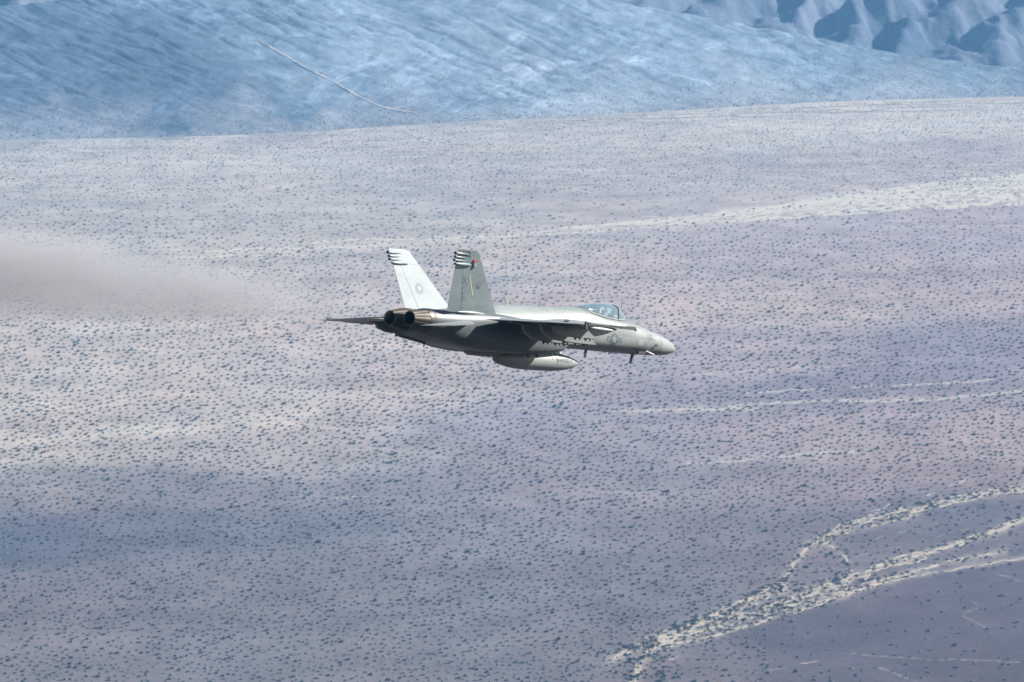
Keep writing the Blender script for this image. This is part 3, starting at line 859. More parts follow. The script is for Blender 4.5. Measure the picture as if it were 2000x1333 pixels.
def cat(xs, tab):
    """smooth (Catmull-Rom like) interpolation of a table of stations"""
    tab = np.array(tab, float); x = tab[:, 0]; out = []
    for c in range(1, tab.shape[1]):
        y = tab[:, c]
        d = np.diff(y) / np.diff(x); m = np.zeros(len(x))
        m[1:-1] = np.where(d[:-1] * d[1:] > 0, 2 * d[:-1] * d[1:] / (d[:-1] + d[1:] + 1e-12), 0); m[0] = d[0]; m[-1] = d[-1]
        i = np.clip(np.searchsorted(x, xs) - 1, 0, len(x) - 2); h = x[i + 1] - x[i]; t = (xs - x[i]) / h
        out.append((2 * t**3 - 3 * t**2 + 1) * y[i] + (t**3 - 2 * t**2 + t) * h * m[i] + (-2 * t**3 + 3 * t**2) * y[i + 1] + (t**3 - t**2) * h * m[i + 1])
    return np.stack(out, 1)
def ring(x, yc, hw, zc, top, bot, et=2.0, eb=2.0, n=36, shear=0):
    R = []
    for i in range(n):
        t = 2 * math.pi * i / n; c, s_ = math.cos(t), math.sin(t); e = et if s_ >= 0 else eb
        y = hw * math.copysign(abs(c) ** (2 / e), c); z = math.copysign(abs(s_) ** (2 / e), s_)
        z = zc + (z * (top - zc) if s_ >= 0 else z * (zc - bot))
        R.append((x + shear * (z - zc), yc + y, z))
    return R

# ---- fuselage:  x, half width, zc, top, bottom, top exponent, bottom exponent
FUS = [(-.06, .012, -.005, .008, -.018, 2, 2), (.10, .115, 0, .125, -.09, 2, 2), (.19, .165, 0.01, .195, -.125, 2, 2), (.6, .31, .035, .385, -.22, 2, 2), (1.2, .455, .08, .545, -.29, 2, 2.1), (2.0, .60, .13, .695, -.325, 2, 2.2),
       (2.65, .68, .17, .845, -.335, 2, 2.3), (3.43, .75, .2, 1.0, -.34, 2, 2.4), (4.0, .79, .22, .975, -.35, 3.0, 2.5), (4.65, .82, .22, .985, -.36, 3.2, 2.6), (5.5, .83, .22, 1.06, -.36, 3.2, 2.7),
       (6.3, .83, .24, 1.215, -.365, 2.8, 2.8), (6.75, .83, .25, 1.31, -.37, 2.2, 2.8), (8.3, .83, .25, 1.23, -.40, 1.8, 3), (9.5, .83, .25, 1.18, -.60, 1.7, 3.2), (10.7, .86, .25, 1.12, -.75, 1.7, 3.5),
       (11.7, .92, .22, 1.06, -.82, 1.7, 3.6), (13, .96, .15, .93, -.86, 1.8, 3.6), (14.5, .95, .1, .74, -.79, 2, 3.4), (15.5, .82, .05, .60, -.72, 2.2, 3), (16.2, .46, -.10, .40, -.645, 2.2, 2.6), (16.7, .14, -.34, -.10, -.58, 2, 2), (17.3, .05, -.46, -.42, -.50, 2, 2)]
RX = 1.45
xs = np.concatenate([[-.06, -.02, .04], np.linspace(.1, RX, 16)])
rad = MB().loft([ring(x, 0, *r, n=40) for x, r in zip(xs, cat(xs, FUS))])
radome = rad.build('radome', P_RADOME)
xs = np.concatenate([[RX + .012], np.linspace(1.55, 17.3, 90)])
fb = MB().loft([ring(x, 0, *r, n=48) for x, r in zip(xs, cat(xs, FUS))])
fuselage = fb.build('fuselage', P_TOP, angle=50)
fus_at = lambda x: cat(np.array([x]), FUS)[0]

# ---- intake trunks and engine nacelles:  x, yc, hw, zc, top, bot, exponent, shear
TRK = [(8.66, 1.16, .40, -.10, .40, -.60, 7, -.95), (9.4, 1.15, .43, -.12, .43, -.68, 6, -.55), (10.2, 1.10, .49, -.12, .47, -.75, 5, -.2), (11.5, .98, .58, -.12, .56, -.84, 4.2, 0), (13, .80, .63, -.10, .63, -.86, 4, 0),
       (14.4, .66, .645, -.07, .61, -.79, 3.2, 0), (15.4, .58, .59, .02, .605, -.62, 2.5, 0), (16.0, .53, .52, .09, .605, -.44, 2.1, 0), (16.42, .50, .47, .13, .60, -.345, 2, 0)]
trunks = []
for sd in (1, -1):
    m = MB(); xs = np.linspace(8.66, 16.42, 44)
    rr = [ring(x, sd * r[0], r[1], r[2], r[3], r[4], r[5], r[5], n=40, shear=r[6]) for x, r in zip(xs, cat(xs, TRK))]
    m.loft(rr, False, True)
    # the duct: the lip turns in and runs back, dark inside
    trunks.append((m, m.build('engine_nacelle', P_LOW_SHADE, angle=50)))
    d = MB(); r0 = cat(np.array([8.66]), TRK)[0]
    q = [ring(8.66 + dx, sd * r0[0], r0[1] - t_, r0[2], r0[3] - t_, r0[4] + t_, 7, 7, n=40, shear=-.95 * (1 - dx / 2.2)) for dx, t_ in ((0, .0), (.02, .03), (.5, .05), (2.0, .12))]
    d.loft(q, False, True); d.build('intake_duct', P_DARK, trunks[-1][1], angle=50)

# ---- leading edge extensions
LEX = [(4.75, .74, .50), (5.0, .90, .55), (5.5, 1.08, .56), (6.2, 1.2, .575), (7.0, 1.42, .60), (7.6, 1.52, .60), (8.4, 1.60, .57), (9.2, 1.66, .50), (9.8, 1.70, .44), (10.6, 1.70, .42)]
for sd in (1, -1):
    m = MB(); R = []
    for x, (ye, z) in zip(np.linspace(4.75, 10.6, 30), cat(np.linspace(4.75, 10.6, 30), LEX)):
        yi = .55; w_ = ye - yi
        th = .04 + .13 * min(1, (x - 4.75) / 2.5)
        R.append([(x, sd * yi, z + th), (x, sd * (yi + .55 * w_), z + th * .72), (x, sd * (yi + .93 * w_), z + .025), (x, sd * ye, z), (x, sd * (yi + .93 * w_), z - .025), (x, sd * (yi + .5 * w_), z - th * .7), (x, sd * yi, z - th)])
    m.loft(R); m.build('leading_edge_extension', P_TOP, angle=25)

# ---- lifting surfaces
def foil(f):
    f = np.asarray(f, float); return 2.2 * (0.2969 * np.sqrt(f + .0004) - .126 * f - .3516 * f**2 + .2843 * f**3 - .1015 * f**4)
def surface(st, f0, f1, side=1, nf=10, ns=None, droop=0.0, tipcap=True):
    """st: spanwise stations (x_le, x_te, y, z, thickness ratio, nx, nz) with (nx..) the direction of the thickness in y/z.  Panel between chord fractions f0..f1"""
    fr = f0 + (f1 - f0) * (0.5 - 0.5 * np.cos(np.linspace(0, math.pi, nf))); R = []
    for xl, xt, y, z, tr, ny, nz in st:
        c = xt - xl; pts = []
        for f in fr:
            t = max(float(foil(f)) * tr * c, .006); dz = -droop * max(0, f - f0) * c
            pts.append((xl + f * c, side * (y + ny * t), z + nz * t + dz))
        for f in fr[::-1]:
            t = max(float(foil(f)) * tr * c, .006); dz = -droop * max(0, f - f0) * c
            pts.append((xl + f * c, side * (y - ny * t), z - nz * t + dz))
        R.append(pts)
    return MB().loft(R)
def lerp_st(A, Bs, t): return tuple(a + (b - a) * t for a, b in zip(A, Bs))
def span(A, Bs, t0, t1, n=4): return [lerp_st(A, Bs, t0 + (t1 - t0) * i / (n - 1)) for i in range(n)]

W0 = (9.75, 14.08, 1.30, .40, .165, 0, 1)
W1 = (12.32, 14.02, 6.42, .255, .105, 0, 1)
wings = []
WR = (W0, W1); WL = (W0[:3] + (.43,) + W0[4:], W1[:3] + (.205,) + W1[4:])       # the far wing hangs a little lower at the tip under load
for sd in (1, -1):
    W0, W1 = WR if sd > 0 else WL
    # main box with leading edge; outer panel carries the dogtooth
    dg = .60
    inner = surface(span(W0, W1, 0, dg), .13, .74, sd)
    o0 = lerp_st(W0, W1, dg); o1 = W1
    outer = surface([(o0[0] - .20,) + o0[1:], (o1[0] - .10,) + o1[1:]], .13, .74, sd)
    m = MB().add(inner.v, inner.f); m.add(outer.v, outer.f)
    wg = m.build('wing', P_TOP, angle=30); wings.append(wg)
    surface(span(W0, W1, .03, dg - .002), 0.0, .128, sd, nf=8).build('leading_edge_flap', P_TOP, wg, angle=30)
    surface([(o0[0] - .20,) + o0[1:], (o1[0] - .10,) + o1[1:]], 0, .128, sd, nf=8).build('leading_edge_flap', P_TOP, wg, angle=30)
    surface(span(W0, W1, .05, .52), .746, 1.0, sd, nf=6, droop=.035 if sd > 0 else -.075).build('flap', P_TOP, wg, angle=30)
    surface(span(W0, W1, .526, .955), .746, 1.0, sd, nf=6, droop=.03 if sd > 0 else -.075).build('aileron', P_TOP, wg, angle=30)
    # flap hinge fairings under the wing
    for t, L_ in ((.30, 1.3), (.62, 1.0)):
        s_ = lerp_st(W0, W1, t)
        MB().revolve((s_[1] - L_ - .25, sd * s_[2], s_[3] - .11), (s_[1] + .08, sd * s_[2], s_[3] - .09), [(0, .01), (.2, .06), (.5, .085), (.8, .06), (1, .01)], 10).build('hinge_fairing', P_LOW_SHADE, wg)
    # wingtip launch rail, empty
    yt = 6.60
    m = MB()
    m.box((12.55, sd * yt, .255), (3.0, .10, .11 if sd > 0 else .07)); m.box((11.6, sd * (yt + .065), .225), (.9, .035, .07)); m.box((11.36, sd * yt, .30), (.5, .07, .05))
    m.tube((11.05, sd * yt, .205), (10.95, sd * yt, .20), .05, .015)
    rail = m.build('launch_rail', P_DARK, smooth=False)
    MB().box((13.35, sd * (yt + .058), .285), (1.15, .02, .05)).box((12.2, sd * (yt + .0565), .292), (.95, .017, .03)).build('rail_cover', P_TOP, rail, smooth=False)
    if sd < 0: continue
    m = MB(); m.box((14.14, sd * yt, .19), (.12, .07, .30)); m.build('rail_tail', P_BLACK, rail, smooth=False)
    MB().revolve((12.35, sd * (yt - .03), .10), (13.85, sd * (yt - .03), .135), [(0, .008), (.15, .05), (.5, .07), (.85, .055), (1, .01)], 12).build('tip_fairing', P_WHITE, rail)

# ---- fins
def fin_st(t, sd=1):
    y = 1.03 + (1.77 - 1.03) * t; z = .50 + (2.955 - .50) * t
    xl = 12.80 + (15.06 - 12.80) * t; xt = 15.90 + (16.28 - 15.90) * t
    return (xl, xt, y, z, .045 - .012 * t, math.cos(math.radians(17.2)), -math.sin(math.radians(17.2)))
FN = Vector((0, math.cos(math.radians(17.2)), -math.sin(math.radians(17.2))))        # outward normal of the right fin
def fin_pt(x, t, sd, off=0.0):
    xl, xt, y, z, tr, ny, nz = fin_st(t)
    c = xt - xl; f = min(max((x - xl) / c, 0), 1); th = max(float(foil(f)) * tr * c, .006) + abs(off)
    sg = 1 if off >= 0 else -1
    return (x, sd * (y + ny * th * sg), z + nz * th * sg)
fins = []
for sd in (1, -1):
    m = surface([fin_st(t) for t in np.linspace(0, .775, 6)], 0, .72, sd, nf=14)
    n_ = surface([fin_st(t) for t in np.linspace(.778, .985, 4)], 0, 1.0, sd, nf=16)
    # clipped tip
    s9 = fin_st(.985); s1 = fin_st(1.0)
    tip = surface([s9, (s1[0] + .16,) + s1[1:4] + (s1[4] * .7,) + s1[5:]], 0, 1, sd, nf=16)
    m.add(n_.v, n_.f); m.add(tip.v, tip.f)
    f_ = m.build('vertical_fin', P_FIN, angle=30); fins.append((f_, m))
    surface([fin_st(t) for t in np.linspace(.02, .772, 5)], .727, 1.0, sd, nf=6).build('rudder', P_FIN, f_, angle=30)
    # antenna and dump mast pods on the trailing edge
    for z, L_, r_, back in ((2.79, .74, .052, .11), (2.65, .60, .046, .10), (2.525, .58, .046, .12)):
        t = (z - .5) / 2.455; s_ = fin_st(t)
        x1 = s_[1] + back; x0 = s_[1] - L_
        for off in (1,):
            c0 = fin_pt(x0, t, sd, .0); c1 = (x1, sd * s_[2], z)
            for g_ in (1, -1):
                a = Vector(fin_pt(s_[1] - .05, t, sd, .03 * g_)); a0 = Vector(fin_pt(x0, t, sd, .0001 * g_))
                MB().revolve(a0, (x1, a.y * .75 + sd * s_[2] * .25, z), [(0, .004), (.25, r_ * .5), (.5, r_ * .85), (.97, r_ * .9), (1, r_ * .7)], 10).build('antenna_pod', P_FIN, f_)
        MB().revolve((x1, sd * s_[2], z), (x1 + .06, sd * s_[2], z), [(0, r_ * 1.25), (.6, r_ * 1.2), (1, r_ * .5)], 10).build('pod_cap', P_BLACK, f_)
    t = (2.40 - .5) / 2.455; s_ = fin_st(t)
    for g_ in (1, -1):
        a0 = fin_pt(s_[1] - .95, t, sd, .002 * g_); a1 = fin_pt(s_[1] - .02, t, sd, .035 * g_)
        MB().revolve(a0, (s_[1] + .06, a1[1], 2.39), [(0, .015), (.12, .05), (.5, .062), (.9, .055), (1, .02)], 10).build('antenna_pod', P_FIN, f_)
    # fairing where the fin meets the body
    a0 = fin_pt(13.5, .035, sd, .02); a1 = fin_pt(15.3, .03, sd, .02)
    MB().revolve(a0, a1, [(0, .01), (.2, .06), (.5, .08), (.8, .06), (1, .01)], 12).build('root_fairing', P_TOP, f_)
    # lights on the outer face
    MB().box(fin_pt(15.14, .845, sd, .02), (.17, .05, .09)).build('position_light', P_RED, f_, smooth=False)
    MB().box(fin_pt(15.07, .784, sd, .025), (.16, .06, .12)).build('warning_antenna', P_TOP, f_, smooth=False)
    # yellow formation strip
    m = MB(); q = []
    for i in range(7):
        t = .605 - .298 * i / 6; x = 15.16 - .49 * i / 6
        q += [fin_pt(x - .025, t, sd, .006), fin_pt(x + .025, t, sd, .006)]
    m.add(q, [(2 * i, 2 * i + 1, 2 * i + 3, 2 * i + 2) for i in range(6)])
    m.build('formation_strip', P_YEL, f_, smooth=False)

# ---- stabilators
S0 = (14.62, 17.75, 1.22, .22, .07, 0, 1); S1 = (17.02, 18.4, 3.42, .01, .05, 0, 1)
for sd in (1, -1):
    surface(span(S0, S1, 0, 1, 5), 0, 1, sd, nf=16, droop=.112 if sd > 0 else .03).build('stabilator', P_TOP, angle=30)

# ---- exhaust nozzles
for sd in (1, -1):
    c0 = Vector((16.40, sd * .50, .13)); c1 = Vector((17.52, sd * .50, .15)); ax = (c1 - c0)
    rg = MB(); rg.revolve(c0 - ax * .02, c0 + ax * .31, [(0, .47), (.08, .482), (.9, .466), (1, .45), (1, .41), (.2, .40), (0, .40)], 36, False)
    nz_ = rg.build('exhaust_nozzle', P_RING, angle=40)
    u = Vector((0, 1, 0)); v = ax.normalized().cross(u)
    NPET = 12
    for k_ in range(NPET):
        m = MB(); q = []
        for (t, ro) in ((.30, .452), (.42, .435), (.60, .395), (.80, .345), (1.0, .300)):
            for dt, dr in ((-.94, -.012), (-.5, .0), (0, .006), (.5, .0), (.94, -.012)):
                an = 2 * math.pi * (k_ + .5 * dt) / NPET
                q.append(c0 + ax * t + (u * math.cos(an) + v * math.sin(an)) * (ro + dr))
            for dt in (.94, -.94):
                an = 2 * math.pi * (k_ + .5 * dt) / NPET
                q.append(c0 + ax * t + (u * math.cos(an) + v * math.sin(an)) * (ro - .045))
        m.loft([q[i * 7:(i + 1) * 7] for i in range(5)]); m.build('nozzle_petal', P_METAL, nz_, angle=30)
    MB().revolve(c0 + ax * .1, c0 + ax * .985, [(0, .38), (.5, .345), (1.0, .255), (1, .252), (.5, .335), (0, .36), (0, .01)], 28, False).build('nozzle_liner', P_SOOT, nz_)
    MB().revolve(c0 + ax * .05, c0 + ax * .12, [(0, .40), (1, .38)], 28).build('flame_holder', P_SOOT, nz_)

# ---- canopy and cockpit
# station: x, half width at the sill, sill z, top z
CAN = [(3.45, .05, .99, 1.03), (3.6, .22, .97, 1.12), (3.8, .36, .955, 1.22), (4.07, .45, .945, 1.345), (4.35, .50, .94, 1.465), (4.74, .52, .945, 1.55), (5.1, .53, .97, 1.565), (5.5, .52, 1.02, 1.53), (6.0, .47, 1.11, 1.45), (6.4, .38, 1.20, 1.385), (6.72, .20, 1.28, 1.325), (6.8, .1, 1.295, 1.315)]
def bow(x, r, n=17, grow=0.0, tilt=0.30):
    hw, zs, zt = r; R = []
    for i in range(n):
        t = math.pi * i / (n - 1); z = math.sin(t) ** .9 * (zt - zs + grow)
        R.append((x - tilt * 0 * z, (hw + grow) * math.copysign(abs(math.cos(t)) ** .85, math.cos(t)), zs + z))
    return R
def shell(x0, x1, n, th=.012, slant0=0.0, slant1=0.0):
    xs = np.linspace(x0, x1, n); T = cat(xs, CAN); R = []
    for i, (x, r) in enumerate(zip(xs, T)):
        sl_ = slant0 + (slant1 - slant0) * i / (n - 1)
        R.append([(p[0] - sl_ * (p[2] - r[1]), p[1], p[2]) for p in bow(x, r)])
    k_ = len(R[0]); m = MB()
    fs = [(i * k_ + j, i * k_ + j + 1, (i + 1) * k_ + j + 1, (i + 1) * k_ + j) for i in range(n - 1) for j in range(k_ - 1)]
    m.add([p for r in R for p in r], fs)
    return m
def add_glass(m, name, mat):
    o = m.build(name, mat, angle=60)
    return o
windscreen = add_glass(shell(3.45, 4.42, 12, slant1=.45), 'windscreen', P_GLASS)
canopy = add_glass(shell(4.50, 6.8, 24, slant0=.45), 'canopy', P_GLASS)
# frame bow between the two and sill rails
m = MB(); r = cat(np.array([4.46]), CAN)[0]
pts = [(p[0] - .45 * (p[2] - r[1]), p[1], p[2]) for p in bow(4.46, r, 21, .012)]
m.pipe(pts, .045, 8); m.build('canopy_bow', P_TOP, canopy)
for sd in (1, -1):
    xs = np.linspace(3.5, 6.75, 18); T = cat(xs, CAN)
    m = MB(); m.pipe([(x, sd * (q[0] + .015), q[1] + .005) for x, q in zip(xs, T)], .035, 6); m.build('canopy_sill', P_TOP, canopy)
# rear of the bubble is a painted dark fairing under the glass; the tub, coaming and seat
m = MB(); xs = np.linspace(3.6, 6.6, 16); T = cat(xs, CAN)
m.loft([[(x, -(q[0] * .80), q[1] + .012), (x, -(q[0] * .7), q[1] + .05), (x, (q[0] * .7), q[1] + .05), (x, (q[0] * .8), q[1] + .012), (x, (q[0] * .75), q[1] - .06), (x, -(q[0] * .75), q[1] - .06)] for x, q in zip(xs, T)])
P_TUB = paint('cockpit_grey', (.34, .35, .35), .6, .1, 3)
tub = m.build('cockpit_tub', P_TUB, angle=20)
MB().revolve((3.75, 0, .98), (4.30, 0, 1.02), [(0, .04), (.4, .17), (1, .20)], 18).build('instrument_coaming', P_SEAT, tub)
m = MB(); m.box((4.18, 0, 1.26), (.02, .14, .16)); m.build('head_up_display', P_VISOR, tub, smooth=False)
m = MB(); rt = Matrix.Rotation(-.30, 3, 'Y')
m.box((5.42, 0, 1.12), (.16, .46, .56), rt); m.box((5.50, 0, 1.40), (.15, .26, .14), rt); seat = m.build('ejection_seat', P_SEAT, smooth=False)
m = MB(); m.loft([[(x, -(w_), z), (x, w_, z), (x, w_ * .7, z + h_), (x, -w_ * .7, z + h_)] for x, w_, z, h_ in ((5.75, .34, 1.05, .2), (6.1, .30, 1.12, .2), (6.5, .2, 1.22, .1))]); m.build('rear_deck', P_LOW_SHADE, angle=20)

# ---- pylons:  side outline in x, z
def pylon(y, outline, th=.085):
    m = MB(); n_ = len(outline)
    cx = sum(p[0] for p in outline) / n_; cz = sum(p[1] for p in outline) / n_
    R = []
    for off, k_ in ((-th, .90), (-th * .7, .985), (th * .7, .985), (th, .90)):
        R.append([(cx + (x - cx) * (1 - (1 - k_) * .25), y + off, cz + (z - cz) * k_) for x, z in outline])
    m.loft(R); return m.build('pylon', P_PYLON, angle=30)
def brace(py_, x, y, z):
    m = MB()
    for g_ in (1, -1):
        m.tube((x, y, z + .05), (x, y + g_ * .11, z - .02), .022, .018, 8); m.tube((x, y + g_ * .11, z + .02), (x, y + g_ * .11, z - .075), .03, .035, 8)
    m.box((x, y, z + .03), (.10, .13, .07)); m.build('sway_brace', P_WHITE if False else P_LOW_SHADE, py_, smooth=False)
    MB().tube((x + .16, y, z + .03), (x + .16, y, z - .04), .045, .04, 8).build('ejector_foot', P_DARK, py_, smooth=False)
for sd in (1, -1):
    for y, o_ in ((4.5, [(10.87, -.17), (11.55, .20), (13.6, .24), (13.45, -.05), (12.9, -.18), (11.9, -.20)]),
                  (3.6, [(9.71, -.37), (10.55, .20), (13.3, .28), (13.1, -.05), (12.5, -.30), (11.0, -.37)]),
                  (2.6, [(9.55, -.37), (10.2, .24), (13.2, .30), (13.0, -.05), (12.4, -.32), (11.0, -.38)])):
        p_ = pylon(sd * y, o_)
        zb = min(a[1] for a in o_)
        for x in ((11.35, 12.0) if y > 4 else (10.3, 10.85, 11.6)): brace(p_, x, sd * y, zb)
# centre line pylon with its tank
pc = pylon(0, [(7.4, -.30), (7.9, -.72), (9, -.80), (11.2, -.95), (11.9, -1.02), (13.15, -1.02), (13.38, -.93), (13.42, -.78), (11, -.5), (9, -.30)], .13)
tank = MB().revolve((6.15, 0, -.93), (11.62, 0, -1.04), [(0, .004), (.012, .055), (.04, .12), (.09, .195), (.16, .275), (.24, .335), (.33, .37), (.45, .38), (.62, .38), (.74, .365), (.84, .315), (.92, .24), (.965, .18), (.985, .12), (1, .03)], 32)
tk = tank.build('fuel_tank', P_TANK, angle=40)
MB().revolve((8.0, 0, -.935), (8.02, 0, -.9355), [(0, .384), (1, .384)], 32, False).build('tank_seam', P_LOW_SHADE, tk)
MB().revolve((9.9, 0, -1.0), (9.92, 0, -1.0), [(0, .386), (1, .386)], 32, False).build('tank_seam', P_LOW_SHADE, tk)

# ---- targeting pod station on the right nacelle, drains and latches
m = MB(); m.box((10.7, 1.15, -.80), (.9, .10, .06)); m.box((10.9, 1.2, -.86), (.12, .1, .14)); m.box((10.35, 1.2, -.86), (.12, .1, .14)); m.build('store_fitting', P_DARK, smooth=False)
m = MB(); m.pipe([(9.62, 1.35, -.62), (9.62, 1.38, -.86), (9.52, 1.38, -.95)], .018, 6); m.pipe([(9.62, 1.38, -.86), (9.74, 1.38, -.95)], .018, 6); m.build('latch_hook', P_WHITE)
m = MB(); m.revolve((8.95, 1.32, -.70), (9.55, 1.42, -.60), [(0, .01), (.3, .06), (.7, .06), (1, .01)], 10); m.build('scoop_fairing', P_WHITE)
# ---- blades, probes and hook
def blade(x, z, h, c, sweep, y=0.0, th=.02, mat=P_DARK):
    s_ = 1 if h > 0 else -1
    m = MB(); m.loft([[(x - c / 2, y, z), (x, y - th, z), (x + c / 2, y, z), (x, y + th, z)], [(x - c / 2 + sweep, y, z + h), (x + sweep, y - th * .6, z + h), (x + c * .35 + sweep, y, z + h), (x + sweep, y + th * .6, z + h)]])
    return m.build('blade_antenna', mat, smooth=False)
blade(5.78, -.34, -.33, .18, .06, mat=P_DARK); blade(5.80, -.50, -.18, .15, .04, th=.024, mat=P_WHITE)
blade(4.26, -.33, -.11, .10, .02); blade(2.73, -.30, -.40, .20, .16)
blade(10.90, 1.08, .36, .24, .22, mat=P_TOP)
blade(15.9, -.66, -.22, .09, .05); 
m = MB(); m.revolve((15.80, .05, -.66), (16.4, .05, -.70), [(0, .01), (.3, .035), (.8, .03), (1, .01)], 8); m.build('drain_mast', P_DARK)
m = MB(); m.revolve((2.62, 0, .84), (2.42, 0, .86), [(0, .07), (.5, .06), (1, .01)], 8); m.build('probe_fairing', P_BLACK)
for sd in (1, -1):
    r = fus_at(2.3)
    m = MB(); m.pipe([(2.55, sd * .50, -.20), (2.42, sd * .56, -.24), (2.2, sd * .57, -.29), (1.98, sd * .54, -.31)], [.03, .035, .035, .012], 8); m.build('pitot_probe', P_WHITE)
    m = MB(); m.tube((2.05, sd * .575, .07), (2.05, sd * .70, .07), .05, .035, 8); m.box((2.10, sd * .69, .04), (.22, .025, .06)); m.build('vane_sensor', P_DARK, smooth=False)
    m = MB(); m.box((2.75, sd * .47, -.27), (.55, .10, .10)); m.build('cooling_vent', P_BLACK, smooth=False)
    m = MB(); m.revolve((8.62, sd * 1.38, .655), (9.02, sd * 1.42, .635), [(0, .01), (.4, .055), (.8, .05), (1, .01)], 10); m.build('spoiler_vent', P_BLACK)
m = MB(); m.pipe([(15.9, 0, -.70), (16.8, 0, -.60), (17.45, 0, -.53)], [.07, .06, .05], 8); m.box((17.52, 0, -.50), (.26, .15, .12)); m.build('arrestor_hook', P_DARK)

# ---- pilot
pil = bpy.data.objects.new('person', None); COL.objects.link(pil)
pil.matrix_world = jet.matrix_world
tag(pil, 'pilot in a pale helmet sitting under the glass canopy of the fighter jet', 'person')
def skin_body():
    """seated torso with shoulders, neck, head and two arms reaching forward, as one surface"""
    J = {'pel': ((5.20, 0, .62), .17), 'bel': ((5.24, 0, .80), .15), 'che': ((5.26, 0, .98), .18), 'nec': ((5.22, 0, 1.13), .07), 'hea': ((5.16, 0, 1.24), .10), 'top': ((5.16, 0, 1.31), .09),
         'sr': ((5.25, .19, 1.06), .08), 'er': ((5.10, .27, .84), .055), 'hr': ((4.82, .18, .84), .045), 'sl': ((5.25, -.19, 1.06), .08), 'el': ((5.10, -.27, .84), .055), 'hl': ((4.82, -.18, .84), .045),
         'kr': ((4.70, .15, .72), .08), 'kl': ((4.70, -.15, .72), .08)}
    E_ = [('pel', 'bel'), ('bel', 'che'), ('che', 'nec'), ('nec', 'hea'), ('hea', 'top'), ('che', 'sr'), ('sr', 'er'), ('er', 'hr'), ('che', 'sl'), ('sl', 'el'), ('el', 'hl'), ('pel', 'kr'), ('pel', 'kl')]
    k_ = list(J); me = bpy.data.meshes.new('body')
    me.from_pydata([B(J[a][0]) for a in k_], [(k_.index(a), k_.index(b)) for a, b in E_], [])
    o = bpy.data.objects.new('body', me); COL.objects.link(o); o.parent = pil
    md = o.modifiers.new('skin', 'SKIN')
    for i, a in enumerate(k_): me.skin_vertices[0].data[i].radius = (J[a][1], J[a][1])
    me.skin_vertices[0].data[0].use_root = True
    o.modifiers.new('sub', 'SUBSURF').levels = 1
    o.modifiers['sub'].render_levels = 2
    me.materials.append(P_SUIT)
    return o
skin_body()
m = MB(); m.revolve((5.16, 0, 1.12), (5.18, 0, 1.46), [(0, .07), (.12, .125), (.35, .148), (.6, .15), (.8, .12), (.94, .07), (1, .01)], 20); helm = m.build('helmet', P_HELM, pil)
m = MB(); m.loft([[(5.16 - rr_ * math.cos(q), rr_ * math.sin(q), z) for q in np.linspace(-1.1, 1.1, 9)] for z, rr_ in ((1.20, .150), (1.26, .158), (1.32, .158), (1.38, .135))], False, False); m.build('visor', P_VISOR, helm)
m = MB(); m.revolve((5.04, 0, 1.17), (4.94, 0, 1.13), [(0, .06), (.6, .055), (1, .03)], 10); m.build('oxygen_mask', P_SEAT, helm)

# ---- markings, laid on the skin
def bvh_of(*mbs):
    v = []; f = []
    for m in mbs:
        b = len(v); v += m.v; f += [tuple(b + i for i in q) for q in m.f]
    return BVHTree.FromPolygons(v, f)
SKIN = bvh_of(rad, fb); TANKB = bvh_of(tank); NACB = bvh_of(trunks[0][0], fb)
def glyphs(text, bold=0.0):
    """triangulated lettering from the built-in font, unit height, flat"""
    cu = bpy.data.curves.new('t', 'FONT'); cu.body = text; cu.offset = bold; cu.resolution_u = 3
    o = bpy.data.objects.new('t', cu); COL.objects.link(o)
    dg = bpy.context.evaluated_depsgraph_get(); me = bpy.data.meshes.new_from_object(o.evaluated_get(dg))
    bm = bmesh.new(); bm.from_mesh(me); bmesh.ops.triangulate(bm, faces=bm.faces)
    bmesh.ops.subdivide_edges(bm, edges=[e for e in bm.edges if e.calc_length() > .15], cuts=1)
    bmesh.ops.triangulate(bm, faces=bm.faces)
    v = np.array([p.co[:2] for p in bm.verts]); f = [tuple(q.index for q in p.verts) for p in bm.faces]
    bm.free(); bpy.data.objects.remove(o); bpy.data.curves.remove(cu); bpy.data.meshes.remove(me)
    v -= v.min(0); h = v[:, 1].max(); v /= h
    return v, f
def poly(pts_list):
    v = []; f = []
    for pts in pts_list:
        b = len(v); v += pts; f.append(tuple(range(b, b + len(pts))))
    bm = bmesh.new(); vs = [bm.verts.new((a[0], a[1], 0)) for a in v]
    for q in f: bm.faces.new([vs[i] for i in q])
    bmesh.ops.triangulate(bm, faces=bm.faces)
    for _ in range(2):
        bmesh.ops.subdivide_edges(bm, edges=[e for e in bm.edges if e.calc_length() > .2], cuts=1); bmesh.ops.triangulate(bm, faces=bm.faces)
    bm.verts.index_update()
    out = np.array([p.co[:2] for p in bm.verts]), [tuple(p.index for p in q.verts) for q in bm.faces]
    bm.free(); return out
def lay(name, vf, parent, mat, x0, z0, h, wscale, bvh, side=1, lift=.006):
    """flat artwork (u along the direction of flight on the right side) projected sideways onto the skin"""
    v, f = vf; P3 = []
    for a, b in v:
        x = x0 - side * a * h * wscale; z = z0 + b * h
        hit = bvh.ray_cast(Vector((x, side * 6, z)), Vector((0, -side, 0)))
        p = hit[0] + hit[1] * (lift if hit[1].y * side > 0 else -lift) if hit[0] else Vector((x, side * .3, z))
        P3.append(p)
    m = MB(); m.add(P3, f); return m.build(name, mat, parent, smooth=False)
def lay_fin(name, vf, parent, mat, x0, t0, dt, wscale, sd=1, face=1, lift=.005, shear=0.0):
    v, f = vf; P3 = []
    h = dt * 2.566
    for a, b in v:
        x = x0 - sd * face * a * h * wscale + shear * b * dt * 2.455
        P3.append(fin_pt(x, t0 + b * dt, sd, lift * face))
    m = MB(); m.add(P3, f); return m.build(name, mat, parent, smooth=False)
